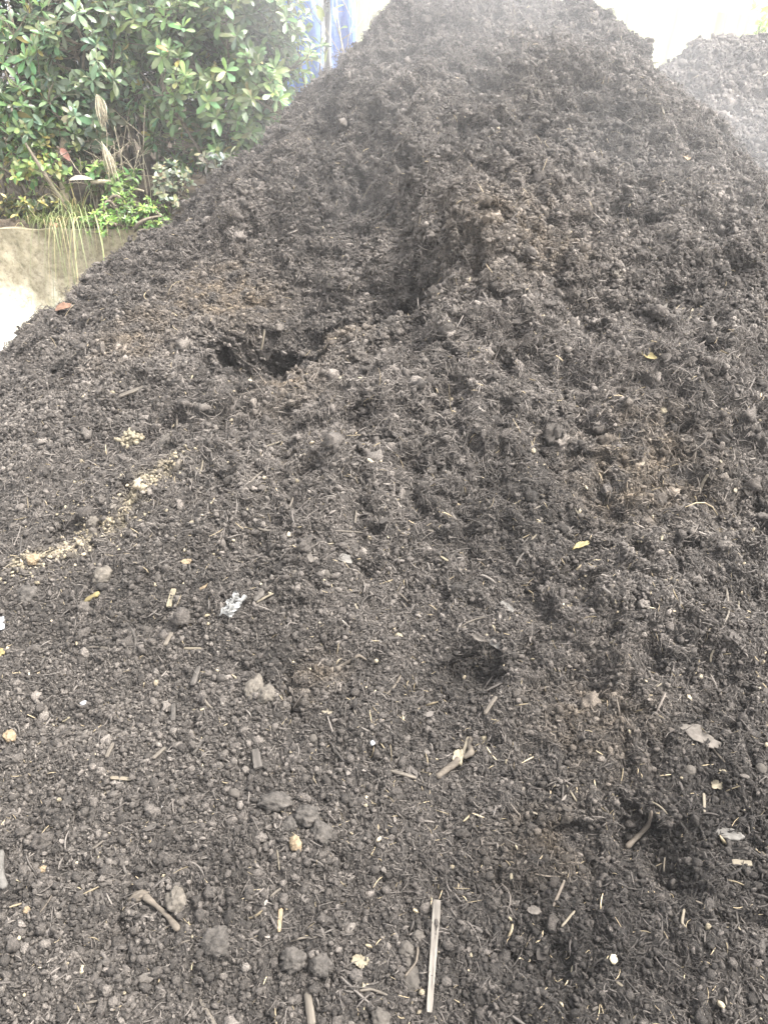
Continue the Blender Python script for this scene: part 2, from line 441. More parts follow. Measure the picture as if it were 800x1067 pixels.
def flake(name, c, rpx, mat, label, cat, group=None, ratio=.6, ang=0., ragged=.25, curl=.2, thick=.04, tilt=0., seed=None, point=0.):
    """a thin irregular flake or leaf; ang = its long axis in the picture (radians, x right, y down)"""
    P, n = at(*c); d = float(project(P)[2]); r = rpx * d / FPX
    sd = seed if seed is not None else int(c[0] * 3 + c[1] * 5)
    na, nr = 40, 7
    th = np.arange(na) * 2 * math.pi / na
    edge = 1 + ragged * (perlin(np.cos(th) * 1.7 + sd, np.sin(th) * 1.7, sd) + .6 * perlin(np.cos(th) * 4 + sd, np.sin(th) * 4, sd + 1) + .3 * perlin(np.cos(th) * 9, np.sin(th) * 9 + sd, sd + 2))
    rr = np.linspace(0, 1, nr + 1)[1:]
    def surf(off):
        x = np.concatenate([[0], (rr[:, None] * edge * np.cos(th)).ravel()]); y = np.concatenate([[0], (rr[:, None] * edge * np.sin(th)).ravel()])
        y = y * ratio * (1 - point * np.abs(x) ** 1.5)
        z = curl * (y / ratio) ** 2 * .5 + curl * .4 * x * x * math.sin(sd) + .10 * perlin(x * 2 + sd, y * 2, sd + 5) + .04 * perlin(x * 6 + sd, y * 6, sd + 6)
        return np.stack([x, y, z + off], -1) * r
    top, bot = surf(thick), surf(-thick); n1 = len(top)
    F = []
    for k in range(na):
        k2 = (k + 1) % na
        F.append((0, 1 + k, 1 + k2)); F.append((n1, n1 + 1 + k2, n1 + 1 + k))
        for j in range(nr - 1):
            a, b, c_, e = 1 + j * na + k, 1 + j * na + k2, 1 + (j + 1) * na + k2, 1 + (j + 1) * na + k
            F.append((a, e, c_, b)); F.append((n1 + a, n1 + b, n1 + c_, n1 + e))
        o = 1 + (nr - 1) * na
        F.append((o + k, n1 + o + k, n1 + o + k2, o + k2))
    me = mesh_arrays(name, np.concatenate([top, bot]), F, True)
    # direction in the picture -> direction on the slope
    q, _ = at(c[0] + 12 * math.cos(ang), c[1] + 12 * math.sin(ang))
    xa = q - P; xa = xa - n * np.dot(xa, n)
    if np.linalg.norm(xa) < 1e-5: xa = np.cross((0, 1, 0), n)
    m = frame(xa, n) @ Matrix.Rotation(tilt, 4, 'X')
    KEEP_CLEAR.append((P - xa / np.linalg.norm(xa) * r * .7, P + xa / np.linalg.norm(xa) * r * .7, r * ratio * .9))
    return place(name, me, M[mat], P + n * r * (.24 + .35 * abs(math.sin(tilt))), m, label, cat, group)

def root_piece(name, pxs, wpx, mat, label, cat, group=None, taper=None, lift=.3, part_of=None):
    """a bent root or twig through several pixels"""
    pts = []; ns = []
    for p in pxs:
        P, n = at(*p); pts.append(P); ns.append(n)
    pts = np.array(pts); n = np.mean(ns, axis=0); n /= np.linalg.norm(n)
    d = float(project(pts.mean(axis=0))[2]); w = wpx * d / FPX / 2
    t = np.linspace(0, len(pts) - 1, 8 * (len(pts) - 1) + 1)
    sm = np.stack([np.interp(t, np.arange(len(pts)), pts[:, k]) for k in range(3)], -1)
    for _ in range(3): sm[1:-1] = .25 * sm[:-2] + .5 * sm[1:-1] + .25 * sm[2:]
    tp = np.interp(t, np.linspace(0, len(pts) - 1, len(taper or (1, 1))), taper or (1, .7))
    sd = pxs[0][0]
    tp = tp * (1 + .22 * perlin(t * 2.3 + sd, t * 0 + .5, 3)); tp[0] *= .5; tp[-1] *= .5
    c = pts.mean(axis=0)
    V, F = loft(sm - c + n * w * lift * 2, w * tp, w * tp * .9, 8, 1.0, up=n)
    for i in range(len(pts) - 1): KEEP_CLEAR.append((pts[i], pts[i + 1], w + .003))
    o = obj(name, mesh_arrays(name, V, F, True), M[mat], None, c, label, cat, group)
    return o

HAZE = 0.004
STEAM = 0.23
SUN = 1.5
EXPO = 2.75
GREEN = 1.45
# ---- long pieces of wood
strip('wooden_lath', (455, 945), (447, 1062), 9, 3, 'lath', 'long flat pale wooden lath standing out of the compost at the bottom edge', 'lath', taper=(1, .62), sq=.3, seg=20, wob=.03, lift=.007)
strip('wooden_stick', (322, 1034), (327, 1072), 9, 7, 'wood', 'round grey stick end poking in at the bottom edge left of the pale lath', 'stick', sq=.9, seg=10)
strip('wooden_stick', (209, 1044), (228, 1074), 4, 3, 'wood', 'thin grey stick lying at the bottom edge, lowest stick on the left', 'stick', sq=.8)
strip('bark_rod', (2, 888), (5, 926), 9, 7, 'flake', 'curved grey bark rod cut by the left edge low down', 'bark', sq=.9, bend=-.12)
strip('wood_chip', (184, 616), (179, 635), 6, 2.5, 'cream', 'pale straw-coloured square-cut chip left of the crumpled plastic', 'wood chip', sq=.3, seg=8)
strip('wood_chip', (91, 629), (106, 620), 7, 4, 'yellow', 'bright yellow rounded chip below the pale grey-brown clod', 'wood chip', sq=.7, taper=(.8, 1), seg=8)
strip('wood_stick', (182, 734), (181, 752), 5, 4, 'darkwood', 'short upright dark stick below the row of brown sticks on the left slope', 'stick', sq=.7)
strip('wood_stick', (209, 696), (203, 716), 7, 5, 'darkwood', 'thick dark grey stick stub left of the pair of big clods', 'stick', sq=.8, taper=(.8, 1))
strip('wood_stick', (119, 775), (111, 791), 4, 3, 'wood', 'short tan-grey stick on the bare slope right of the small yellow sliver', 'stick', sq=.6)
strip('wood_stick', (181, 660), (172, 674), 5, 4, 'wood', 'brown stick slanting just below the straw-coloured square chip', 'stick', sq=.7)
strip('wood_stick', (192, 676), (210, 676), 3, 2, 'straw', 'thin pale stick lying level below the crumpled plastic', 'stick', sq=.7)
strip('wood_stick', (172, 780), (161, 791), 4, 3, 'wood', 'short slanting grey stick on the bare lower left slope', 'stick', sq=.7)
strip('wood_stick', (218, 768), (202, 788), 3, 3, 'darkwood', 'thin dark slanting stick left of the broad bark sliver', 'stick', sq=.7)
strip('wood_stick', (116, 811), (139, 812), 4, 2, 'straw', 'thin straw lying level on the lower left slope', 'straw', sq=.6)
strip('bark_sliver', (268, 784), (270, 803), 9, 3, 'darkwood', 'broad dark bark sliver above the cluster of big clods', 'bark', sq=.3, taper=(.9, 1))
strip('wood_splinter', (640, 611), (624, 627), 4, 3, 'wood', 'grey splinter slanting above the crumbling lip on the right', 'splinter', sq=.7)
strip('wood_splinter', (293, 947), (291, 972), 5, 3, 'tan', 'short tan upright splinter above the cream pointed chip', 'splinter', sq=.5, taper=(1, .7))
strip('wood_splinter', (763, 900), (783, 902), 6, 3, 'straw', 'pale square-ended splinter lying level near the right edge', 'splinter', sq=.4)
strip('wood_splinter', (732, 827), (733, 848), 3, 2.5, 'straw', 'thin upright straw-coloured splinter below the yellow chip', 'splinter', sq=.6)
strip('wood_splinter', (729, 513), (736, 494), 3, 2, 'straw', 'pale yellow straw leaning beside another on the right slope', 'straw', sq=.6, bend=.1)
strip('wood_splinter', (764, 503), (763, 516), 4, 2.5, 'straw', 'short stubby pale splinter by the right edge above mid height', 'splinter', sq=.5)
strip('wood_splinter', (662, 493), (670, 481), 3, 2, 'straw', 'straw-coloured splinter beside the pale blue scrap', 'splinter', sq=.6)
strip('wood_splinter', (712, 355), (721, 327), 2.5, 2, 'straw', 'pale upright straw sliver high on the right slope', 'straw', sq=.6)
strip('grass_stalk', (687, 124), (690, 108), 2.2, 2, 'straw', 'short pale stalk standing up near the right shoulder of the heap', 'stalk', sq=.9, bend=.15)
strip('grass_stalk', (272, 370), (275, 345), 2.5, 2, 'straw', 'white stalk standing inside the dug hollow', 'stalk', sq=.9, bend=-.08, lift=.01)
strip('grass_stalk', (230, 355), (236, 371), 2.2, 2, 'straw', 'pale stalk slanting at the left rim of the dug hollow', 'stalk', sq=.9, lift=.008)
strip('grass_stalk', (372, 226), (385, 193), 1.8, 1.6, 'straw', 'long thin pale stalk on the upper left face of the heap', 'stalk', sq=.9, bend=.1)
strip('grass_stalk', (80, 371), (89, 358), 3, 2, 'straw', 'pale bent stalk near the left edge below the wall', 'stalk', sq=.9, bend=-.2)
strip('grass_stalk', (185, 450), (185, 432), 2, 2, 'wood', 'upright grey stalk right of the tan fluffy tuft', 'stalk', sq=.9)
strip('wood_splinter', (126, 414), (152, 403), 5, 2, 'wood', 'long grey flat splinter on the left shoulder above the tan fluffy tuft', 'splinter', sq=.3)
strip('wood_splinter', (585, 966), (598, 950), 2.4, 2, 'straw', 'thin pale stalk crossing a dark dent at lower right', 'stalk', sq=.9)
strip('wood_splinter', (308, 138), (289, 133), 5, 4, 'darkwood', 'dark brown bark chip on the skyline of the left ridge', 'bark', sq=.4)
strip('wood_splinter', (590, 350), (592, 336), 3, 2, 'straw', 'small pale splinter on the rib in the upper right', 'splinter', sq=.6)
strip('wood_splinter', (321, 577), (326, 589), 6, 3, 'bark', 'short pale chip between the curled flake and the crumpled plastic', 'wood chip', sq=.5, seg=8)
strip('wood_splinter', (466, 601), (468, 616), 4, 3, 'bark', 'short pale peg above the small cave', 'splinter', sq=.6, seg=8)
strip('wood_splinter', (488, 768), (482, 788), 4, 3, 'straw', 'thin cream straw touching the peeled branch stub', 'straw', sq=.6)
strip('wood_splinter', (505, 745), (518, 727), 4, 3, 'wood', 'brown-grey splinter right of centre above the peeled branch', 'splinter', sq=.6)
# ---- bent roots and twigs
root_piece('twig', [(652, 886), (664, 875), (676, 862), (679, 848)], 6, 'tanroot', 'brown forked twig lying across the dug scarp at lower right', 'twig', taper=(1, .9, .8, .5), lift=.9)
root_piece('root', [(350, 699), (357, 695), (366, 690), (374, 685), (382, 690)], 4.2, 'tanroot', 'pale bent root lying left of the small cave', 'root', taper=(1.6, .9, .8, .5), lift=.7)
root_piece('root', [(455, 812), (463, 806), (472, 799), (480, 793)], 8, 'tanroot', 'peeled tan branch stub lying below the cream bark lump', 'branch', taper=(.8, 1, 1), lift=.6)
root_piece('root', [(483, 792), (491, 787), (490, 778), (491, 769)], 6.5, 'tanroot', 'upright elbow-shaped peeled root beside the cream bark lump', 'root', taper=(.7, 1.2, 1, .8), lift=.7)
root_piece('root', [(406, 805), (420, 807), (434, 812)], 4, 'wood', 'thin grey root running left from the peeled branch stub', 'root', taper=(.8, 1, .8), lift=.6)
root_piece('root', [(152, 935), (164, 944), (177, 955), (188, 971)], 7, 'tanroot', 'tan root slanting down from the brown chunk at lower left', 'root', taper=(1.3, .8, .7, 1.1), lift=.6)
root_piece('root', [(374, 1033), (386, 1032), (404, 1038)], 3.4, 'wood', 'thin curved root left of the flat stone beside the lath', 'root', lift=.6)
root_piece('root', [(430, 973), (436, 990), (434, 1003), (421, 1018)], 3, 'tanroot', 'thin curved root hooking round the stones beside the lath', 'root', lift=.8)
root_piece('twig', [(268, 628), (276, 625), (286, 620)], 3, 'straw', 'short pale twig pinned under the crumpled plastic', 'twig', lift=.7)
root_piece('twig', [(575, 945), (584, 928), (588, 918)], 3.5, 'tanroot', 'small forked tan twig at lower right', 'twig', lift=.7)
root_piece('twig', [(713, 949), (710, 963), (714, 968)], 3.2, 'straw', 'white hooked twig tip near the lower right edge', 'twig', lift=.7)
root_piece('twig', [(560, 293), (575, 300), (590, 296)], 3, 'darkwood', 'dark twig bedded in the rib at upper right', 'twig', lift=.7)
root_piece('twig', [(596, 142), (610, 140), (622, 141)], 3.5, 'darkwood', 'dark twig sticking out below the peak', 'twig', lift=.7)
root_piece('root', [(756, 614), (757, 640), (751, 655)], 2.6, 'wood', 'long thin grey root hanging down at the right edge', 'root', lift=.7)
# ---- flakes, leaves and scraps
flake('bark_flake', (727, 769), 20, 'bark', 'ragged pale bark flake, the largest pale piece on the lower right', 'bark', ratio=.5, ang=.22, ragged=.30, curl=.12, seed=41)
flake('leaf', (498, 667), 10, 'bark', 'narrow pale pointed leaf standing at the mouth of the small cave', 'leaf', ratio=.32, ang=.95, ragged=.1, tilt=.5, point=.8)
flake('leaf', (515, 671), 10, 'flake', 'grey curled leaf lying just right of the cave mouth', 'leaf', ratio=.5, ang=.45, ragged=.2, tilt=.25, point=.4)
flake('leaf', (527, 634), 9, 'flake', 'small grey bent leaf lying above the cave', 'leaf', ratio=.4, ang=.8, ragged=.3, tilt=.3)
flake('stone_slab', (758, 872), 14, 'flake', 'flat grey slab lying right of the forked twig', 'stone', ratio=.5, ang=.25, ragged=.15, thick=.12, curl=0)
flake('wood_chip', (747, 818), 6, 'cream', 'cream triangular chip below the pale bark flake', 'wood chip', ratio=.8, ang=.4, ragged=.35, thick=.12)
flake('wood_chip', (752, 804), 4, 'cream', 'small oval cream chip just above the triangular one', 'wood chip', ratio=.6, ang=.5, ragged=.15, thick=.15)
flake('leaf', (675, 372), 9, 'yellow', 'oval yellowish leaf lying on the upper right slope', 'leaf', ratio=.45, ang=.6, ragged=.1, point=.5)
flake('leaf', (605, 570), 10, 'yellow', 'yellow torn leaf right of centre', 'leaf', ratio=.35, ang=.1, ragged=.3)
flake('leaf', (629, 571), 6, 'tan', 'tan curled leaf beside the yellow torn one', 'leaf', ratio=.7, ang=.8, ragged=.3, curl=.5)
flake('plastic_scrap', (684, 487), 5, 'blue', 'tiny pale blue scrap on the right slope', 'scrap', ratio=.5, ang=1.3, ragged=.15)
flake('leaf', (358, 585), 9, 'flake', 'pale grey curled flake up the slope right of the crumpled plastic', 'leaf', ratio=.55, ang=.15, ragged=.35, tilt=.2)
flake('leaf', (66, 322), 9, 'rust', 'reddish dead leaf lying on the left skyline of the heap', 'leaf', ratio=.6, ang=.4, ragged=.2, tilt=.3)
flake('wood_chip', (376, 1002), 10, 'cream', 'cream pointed chip like a tooth left of the lath', 'wood chip', ratio=.55, ang=.4, ragged=.35, thick=.16, tilt=.2)
flake('wood_chip', (556, 949), 7, 'bark', 'oval pale grey chip at lower right', 'wood chip', ratio=.6, ang=.3, ragged=.15, thick=.12)
flake('bark_flake', (478, 791), 9, 'cream', 'cream bark lump standing between the two peeled root pieces', 'bark', ratio=.6, ang=1.5, ragged=.3, thick=.3)
flake('paper_scrap', (1, 651), 9, 'white', 'white paper scrap at the left edge', 'scrap', ratio=.7, ang=.9, ragged=.4)
flake('wood_chip', (0, 681), 7, 'yellow', 'pale yellow chip at the left edge under the paper scrap', 'wood chip', ratio=.7, ang=.5, ragged=.25, thick=.1)
flake('leaf', (342, 742), 7, 'straw', 'small tan torn leaf below the bent root', 'leaf', ratio=.5, ang=.1, ragged=.4)
flake('leaf', (213, 611), 6, 'tan', 'orange-tan crumb of leaf beside the crumpled plastic', 'leaf', ratio=.6, ang=-.8, ragged=.4)
flake('leaf', (195, 587), 6, 'tan', 'orange-brown leaf fragment above the straw-coloured square chip', 'leaf', ratio=.6, ang=.2, ragged=.4)
flake('bark_flake', (782, 243), 7, 'flake', 'flat dull chip on the right flank of the heap', 'bark', ratio=.5, ang=.6, ragged=.3)
flake('bark_flake', (712, 166), 9, 'tan', 'tan bark splinters lying in a hollow of the right shoulder', 'bark', ratio=.45, ang=.3, ragged=.5)
flake('bark_flake', (620, 98), 9, 'bark', 'pale flake at the mouth of the hollow under the peak', 'bark', ratio=.5, ang=1.2, ragged=.25, tilt=.3)
flake('bark_flake', (382, 128), 6, 'bark', 'pale tan chip high on the left ridge', 'bark', ratio=.7, ang=.8, ragged=.4)
flake('leaf', (270, 622), 9, 'darkwood', 'dark curled leaf standing beside the crumpled plastic', 'leaf', ratio=.4, ang=-1.0, ragged=.2, tilt=.8, curl=.5)
# ---- lumps, clods and stones
blob('wood_lump', (308, 880), 8, 'tan', 'bright tan lump just below the cluster of big dark clods', 'lump', squash=(1, .8, .8), rough=.3)
blob('wood_lump', (12, 768), 7, 'tan', 'tan lump near the left edge in the lower half', 'lump')
blob('wood_lump', (46, 908), 5, 'tan', 'small tan lump at lower left, right of the curved bark rod', 'lump')
blob('wood_lump', (30, 948), 5, 'tan', 'small tan lump at lower left among rounded crumbs', 'lump')
blob('wood_lump', (185, 938), 12, 'clod_pale', 'tan fluffy chunk beside the slanting root at lower left', 'lump', rough=.35, fine=.22)
blob('bark_chunk', (144, 936), 9, 'tanroot', 'brown bark chunk at the top of the slanting root', 'bark', squash=(1.3, .6, .5), ang=.3)
blob('wood_lump', (152, 1020), 6, 'bark', 'small pinkish pale lump near the bottom left', 'lump', squash=(1.3, .8, .6))
blob('soil_clod', (35, 586), 7, 'tan', 'tan clod at the lower end of the pale sawdust streak', 'clod')
blob('soil_clod', (98, 547), 8, 'clod_pale', 'pale clod in the middle of the sawdust streak', 'clod', rough=.3)
blob('soil_clod', (109, 602), 11, 'clod_pale', 'pale grey-brown clod above the bright yellow chip', 'clod', rough=.3)
blob('soil_clod', (265, 718), 13, 'clod_pale', 'wide pale brown clod, left one of the pair below the crumpled plastic', 'clod', squash=(1.25, .7, .6), ang=1.4)
blob('soil_clod', (278, 727), 11, 'clod_pale', 'rounded grey clod, right one of the pair below the crumpled plastic', 'clod', squash=(1, .9, .85), fine=.16)
blob('soil_clod', (287, 838), 13, 'clod', 'tall dark clod, left one in the cluster above the bright tan lump', 'clod', squash=(1.35, .7, .7), ang=0.0, fine=.14)
blob('soil_clod', (319, 853), 13, 'clod', 'big rough dark clod in the middle of the cluster above the bright tan lump', 'clod', fine=.2)
blob('soil_clod', (334, 869), 12, 'clod', 'dark clod at the right end of the cluster above the bright tan lump', 'clod', fine=.2)
blob('soil_clod', (302, 862), 9, 'clod', 'smaller dark clod tucked between the bigger clods of the cluster', 'clod', fine=.18)
blob('soil_clod', (225, 982), 16, 'clod', 'broad dark crumbly clod at lower left below the fluffy tan chunk', 'clod', fine=.24, sink=.4)
blob('soil_clod', (306, 1002), 14, 'clod', 'knobbly dark clod at the bottom left of the cream pointed chip', 'clod', fine=.22)
blob('soil_clod', (337, 1006), 12, 'clod', 'dark clod just left of the cream pointed chip', 'clod', fine=.22)
blob('soil_clod', (190, 497), 6, 'clod', 'small dark clod at the upper end of the sawdust streak', 'clod', squash=(1.4, .8, .6))
blob('soil_clod', (172, 462), 8, 'stone', 'flat grey clod below right of the tan fluffy tuft', 'clod', squash=(1.4, .7, .45), ang=1.3)
blob('soil_clod', (30, 622), 12, 'clod', 'dusty grey clod left of the bright yellow chip', 'clod', fine=.16, sink=.4)
blob('soil_clod', (545, 262), 7, 'clod_pale', 'pale clod bedded in the rib below the peak', 'clod', fine=.2)
blob('soil_clod', (642, 287), 6, 'clod_pale', 'pale tan clod high on the right slope', 'clod', fine=.2)
blob('soil_clod', (545, 104), 5, 'clod_pale', 'pale clod just below the peak', 'clod', fine=.2)
blob('stone', (436, 976), 6, 'stone', 'small pointed grey stone beside the top of the lath', 'stone', squash=(1.2, .85, .8), rough=.30, fine=.06, ang=0.0)
blob('stone', (424, 992), 8, 'stone', 'round grey stone left of the lath, middle one of three', 'stone', squash=(1, .95, .85), rough=.26, fine=.05)
blob('stone', (424, 1003), 4, 'stone', 'little oblong stone under the round grey stone', 'stone', squash=(1.3, .7, .7), rough=.1, fine=.03, ang=1.57)
blob('stone', (433, 1021), 14, 'stone', 'large flat brownish stone tucked under the lath', 'stone', squash=(1.1, .8, .35), rough=.34, fine=.06, ang=.9, sink=.4)
blob('stone', (397, 1062), 10, 'stone', 'rounded stone cut by the bottom edge left of the lath', 'stone', rough=.30, fine=.06)
blob('stone', (246, 828), 6, 'stone', 'smooth egg-shaped pebble left of the cluster of clods', 'stone', squash=(1.2, .8, .7), rough=.08, fine=.02)
blob('stone', (326, 770), 5, 'stone', 'smooth grey pebble above the cluster of clods', 'stone', rough=.08, fine=.02)
blob('stone', (339, 598), 5, 'stone', 'smooth grey pebble under the curled flake', 'stone', rough=.08, fine=.02)
blob('stone', (308, 598), 4, 'clod_pale', 'small pale pebble right of the crumpled plastic', 'stone', rough=.1, fine=.03)
blob('stone', (717, 803), 6, 'stone', 'pale round stone below the ragged bark flake', 'stone', rough=.1, fine=.02)
blob('stone', (792, 802), 6, 'stone', 'grey round stone at the right edge beside the bark flake', 'stone', rough=.1, fine=.02)
blob('stone', (388, 774), 3.2, 'white', 'tiny bright white pebble left of the peeled root', 'stone', rough=.15, fine=.03)
blob('stone', (504, 770), 3.2, 'cream', 'tiny cream pebble right of the peeled root', 'stone', rough=.15, fine=.03)
blob('stone', (88, 733), 3.6, 'white', 'tiny white pebble on the lower left slope', 'stone', rough=.2, fine=.03, squash=(1.2, .8, .7))
blob('stone', (691, 428), 4.5, 'cream', 'small cream pebble on the right slope', 'stone', rough=.2, fine=.03)
blob('stone', (415, 664), 4.5, 'cream', 'small cream nodule left of the cave', 'stone', rough=.2, fine=.05)

# ---- tan fluffy tuft: one loose ball of pale fibres
P, n = at(138, 458); s = float(project(P)[2]) / FPX
parts = []
for k in range(90):
    q = rng.normal(size=3) * np.array([6.5, 5, 3.2]) * s; q[2] = abs(q[2])
    v, f = ICO[1]; v = v * (1 + .35 * rng.normal(size=(len(v), 1))) * rng.uniform(1.2, 2.8) * s
    parts.append((v + q, [tuple(t) for t in f]))
V, F = join(parts)
place('sawdust_tuft', mesh_arrays('sawdust_tuft', V, F, True), M['cream'], P, frame((1, 0, .2), n), 'tan fluffy tuft of sawdust above the upper end of the pale streak', 'tuft')
KEEP_CLEAR.append((P, P, 6 * s))

# ---- crumpled plastic wrapper
def crumple(name, c, rpx, mat, label, cat, ang, stretch=(1, 1), seed=5):
    P, n = at(*c); r = rpx * float(project(P)[2]) / FPX
    g = 46; u, v = np.meshgrid(np.linspace(-1, 1, g), np.linspace(-1, 1, g))
    e = 1 + .3 * perlin(np.arctan2(v, u) * 1.5 + seed, u * 0 + .4, seed)
    x = u * e * stretch[0]; y = v * e * stretch[1]
    rid = lambda a, b, s: .5 - np.abs(perlin(a, b, s)) * 1.8
    z = .42 * rid(u * 1.4 + .3 * v + seed, v * 1.5, seed) + .24 * rid(u * 3 + v, v * 2.6 - u, seed + 1) + .08 * rid(u * 6, v * 6 + u, seed + 2) + .45 * (1 - u * u) * (1 - v * v)
    x = x + .25 * perlin(u * 2, v * 2, seed + 3); y = y + .25 * perlin(u * 2, v * 2, seed + 4)
    T = np.stack([x, y, z], -1).reshape(-1, 3) * r
    f = grid_faces(g, g)[:, ::-1]; nv = len(T)
    border = np.concatenate([np.arange(g), np.arange(1, g) * g + g - 1, (g * g - 2 - np.arange(g - 1)), np.arange(g - 2, 0, -1) * g])
    b2 = np.roll(border, -1)
    side = np.stack([border, border + nv, b2 + nv, b2], -1).astype(np.int32)
    allf = np.concatenate([f, f[:, ::-1] + nv, side])
    q, _ = at(c[0] + 12 * math.cos(ang), c[1] + 12 * math.sin(ang)); xa = q - P
    KEEP_CLEAR.append((P, P, r))
    return place(name, mesh_arrays(name, np.concatenate([T, T - np.array([0, 0, .02 * r])]), allf, True), M[mat], P + n * r * .1, frame(xa, n), label, cat)
crumple('plastic_wrapper', (243, 631), 12, 'foil', 'crumpled dirty white plastic wrapper left of centre', 'wrapper', 2.1, (1.15, .62))

# ---- many tiny pale slivers and grey sticks that nothing sets apart
CREAM = [(557, 848), (589, 909), (530, 905), (533, 913), (547, 899), (614, 1007), (645, 1025), (735, 1043), (523, 992), (755, 1043), (721, 1061), (200, 1021), (81, 809), (70, 751),
         (449, 553), (344, 567), (371, 633), (281, 684), (463, 584), (505, 575), (556, 560), (600, 533), (590, 515), (690, 561), (672, 537), (700, 535), (749, 482), (661, 648), (640, 670),
         (545, 823), (686, 715), (733, 742), (620, 1052), (596, 1010), (700, 1010), (770, 985), (660, 1000), (380, 920), (340, 905), (470, 905), (420, 870), (500, 890), (520, 850),
         (225, 845), (150, 870), (60, 860), (100, 900), (35, 830), (130, 975), (250, 1035), (60, 1010), (15, 1000), (90, 1050), (440, 740), (420, 720), (560, 720), (600, 700), (620, 770), (700, 690), (760, 700)]
for k, (a, b) in enumerate(CREAM[:34]):
    th = rng.uniform(0, 3.14); L = rng.uniform(2, 4.5)
    strip('wood_sliver', (a - L * math.cos(th), b - L * math.sin(th)), (a + L * math.cos(th), b + L * math.sin(th)), rng.uniform(1.5, 3.0), 1.4, ['straw', 'straw', 'bark', 'cream', 'wood'][k % 5],
          'tiny pale wood sliver lying loose among dark crumbs', 'wood sliver', 'tiny pale slivers scattered over the heap', sq=.5, seg=7, ns=6)
for k in range(55):
    a, b = rng.uniform(10, 790), rng.uniform(430, 1050)
    th = rng.uniform(0, 3.14); L = rng.uniform(6, 14)
    strip('thin_twig', (a - L * math.cos(th), b - L * math.sin(th)), (a + L * math.cos(th), b + L * math.sin(th)), rng.uniform(1.2, 2.5), 1.6, ['wood', 'darkwood', 'tanroot', 'darkwood', 'wood', 'straw'][k % 6],
          'thin dull twig fragment lying loose among dark crumbs', 'twig', 'thin twig fragments scattered over the heap', sq=.8, seg=8, ns=6, bend=rng.uniform(-.2, .2))
# ------------------------------------------------------------------ loose crumbs, bark bits and fibres all over the heap
quadA = np.linalg.norm(np.cross(np.gradient(HP, axis=0), np.gradient(HP, axis=1)), axis=-1)
wide = (HPX > -900) & (HPX < 1700) & (HPY > -60) & (HPY < 2200) & (HD > .45) & (GY < 4.9) & (np.abs(GX) < 2.6)
inview = .45 * wide + .55 * ((HPX > -150) & (HPX < 950) & (HPY > -60) & (HPY < 1190) & (HD > .5) & (GY < 4.9))
HZF = zone_fibrous(GX, GY); HSM = smooth_face(GX, GY)
pebbly = np.clip(.10 + 1.25 * sstep(.15, -.5, GX) * sstep(2.2, .9, GY) + .22 * perlin(GX / .2, GY / .2, 81), .03, 1.5)

def scatter(per_m2, mask):
    w = (quadA * inview * mask * (1 - .6 * HSM)).ravel(); tot = w.sum(); n = int(per_m2 * tot)
    c = np.cumsum(w); i = np.searchsorted(c, rng.random(n) * tot); i = np.minimum(i, len(c) - 1)
    r, cc = np.divmod(i, GX.shape[1])
    r = np.clip(r, 1, GX.shape[0] - 2); cc = np.clip(cc, 1, GX.shape[1] - 2)
    P = HP[r, cc]; e1 = HP[r + 1, cc] - P; e2 = HP[r, cc + 1] - P
    P = P + e1 * (rng.random((n, 1)) - .5) + e2 * (rng.random((n, 1)) - .5)
    nn = HN[r, cc]; T = HT[r, cc]
    ok = np.ones(n, bool)
    for a, b, rad_ in KEEP_CLEAR:
        ab = b - a; L2 = max(float(ab @ ab), 1e-9)
        m = np.abs(P - (a + b) / 2).max(axis=1) < rad_ + math.sqrt(L2)
        if not m.any(): continue
        q = P[m] - a; t = np.clip(q @ ab / L2, 0, 1)
        ok[np.nonzero(m)[0][np.linalg.norm(q - t[:, None] * ab, axis=1) < rad_]] = False
    return P[ok], nn[ok], T[ok]

def crumb_block(P, nn, T, rmed, sig, sub, sinkk=.25, flat=(.45, 1.6), jit=.42, tvar=.42):
    n = len(P); bv, bf = ICO[sub]
    nvar = 24
    var = []
    for s in range(nvar):
        k = 1 + jit * 1.0 * perlin(bv[:, 0] * 1.3 + s * 3.1, bv[:, 1] * 1.3 + bv[:, 2] * 1.5 + s, 200 + s) + jit * .42 * rng.normal(size=len(bv)) + jit * .9 * perlin(bv[:, 0] * 3.5 + s, bv[:, 1] * 3.5 + bv[:, 2] * 4, 300 + s)
        var.append(bv * np.clip(k, .45, 1.7)[:, None])
    var = np.array(var)[rng.integers(0, nvar, n)]
    r = rmed * np.exp(sig * np.clip(rng.normal(size=n), -2, 1.6))
    sc = rng.uniform(*flat, size=(n, 3)); sc *= r[:, None]
    v = np.einsum('nij,nvj->nvi', rot_mats(n), var * sc[:, None, :])
    v += (P + nn * (r * (1 - 2 * sinkk))[:, None])[:, None, :]
    f = (bf[None] + (np.arange(n) * len(bv))[:, None, None]).reshape(-1, 3).astype(np.int32)
    t = T * np.exp(tvar * np.clip(rng.normal(size=(n, 1)), -1.2, 2))
    t = np.repeat(t[:, None, :], len(bv), 1).reshape(-1, 3)
    return v.reshape(-1, 3), f, t

def pack(blocks):
    V = np.concatenate([b[0] for b in blocks]); T = np.concatenate([b[2] for b in blocks]); F = []; o = 0
    for b in blocks: F.append(b[1] + o); o += len(b[0])
    return V, F, T

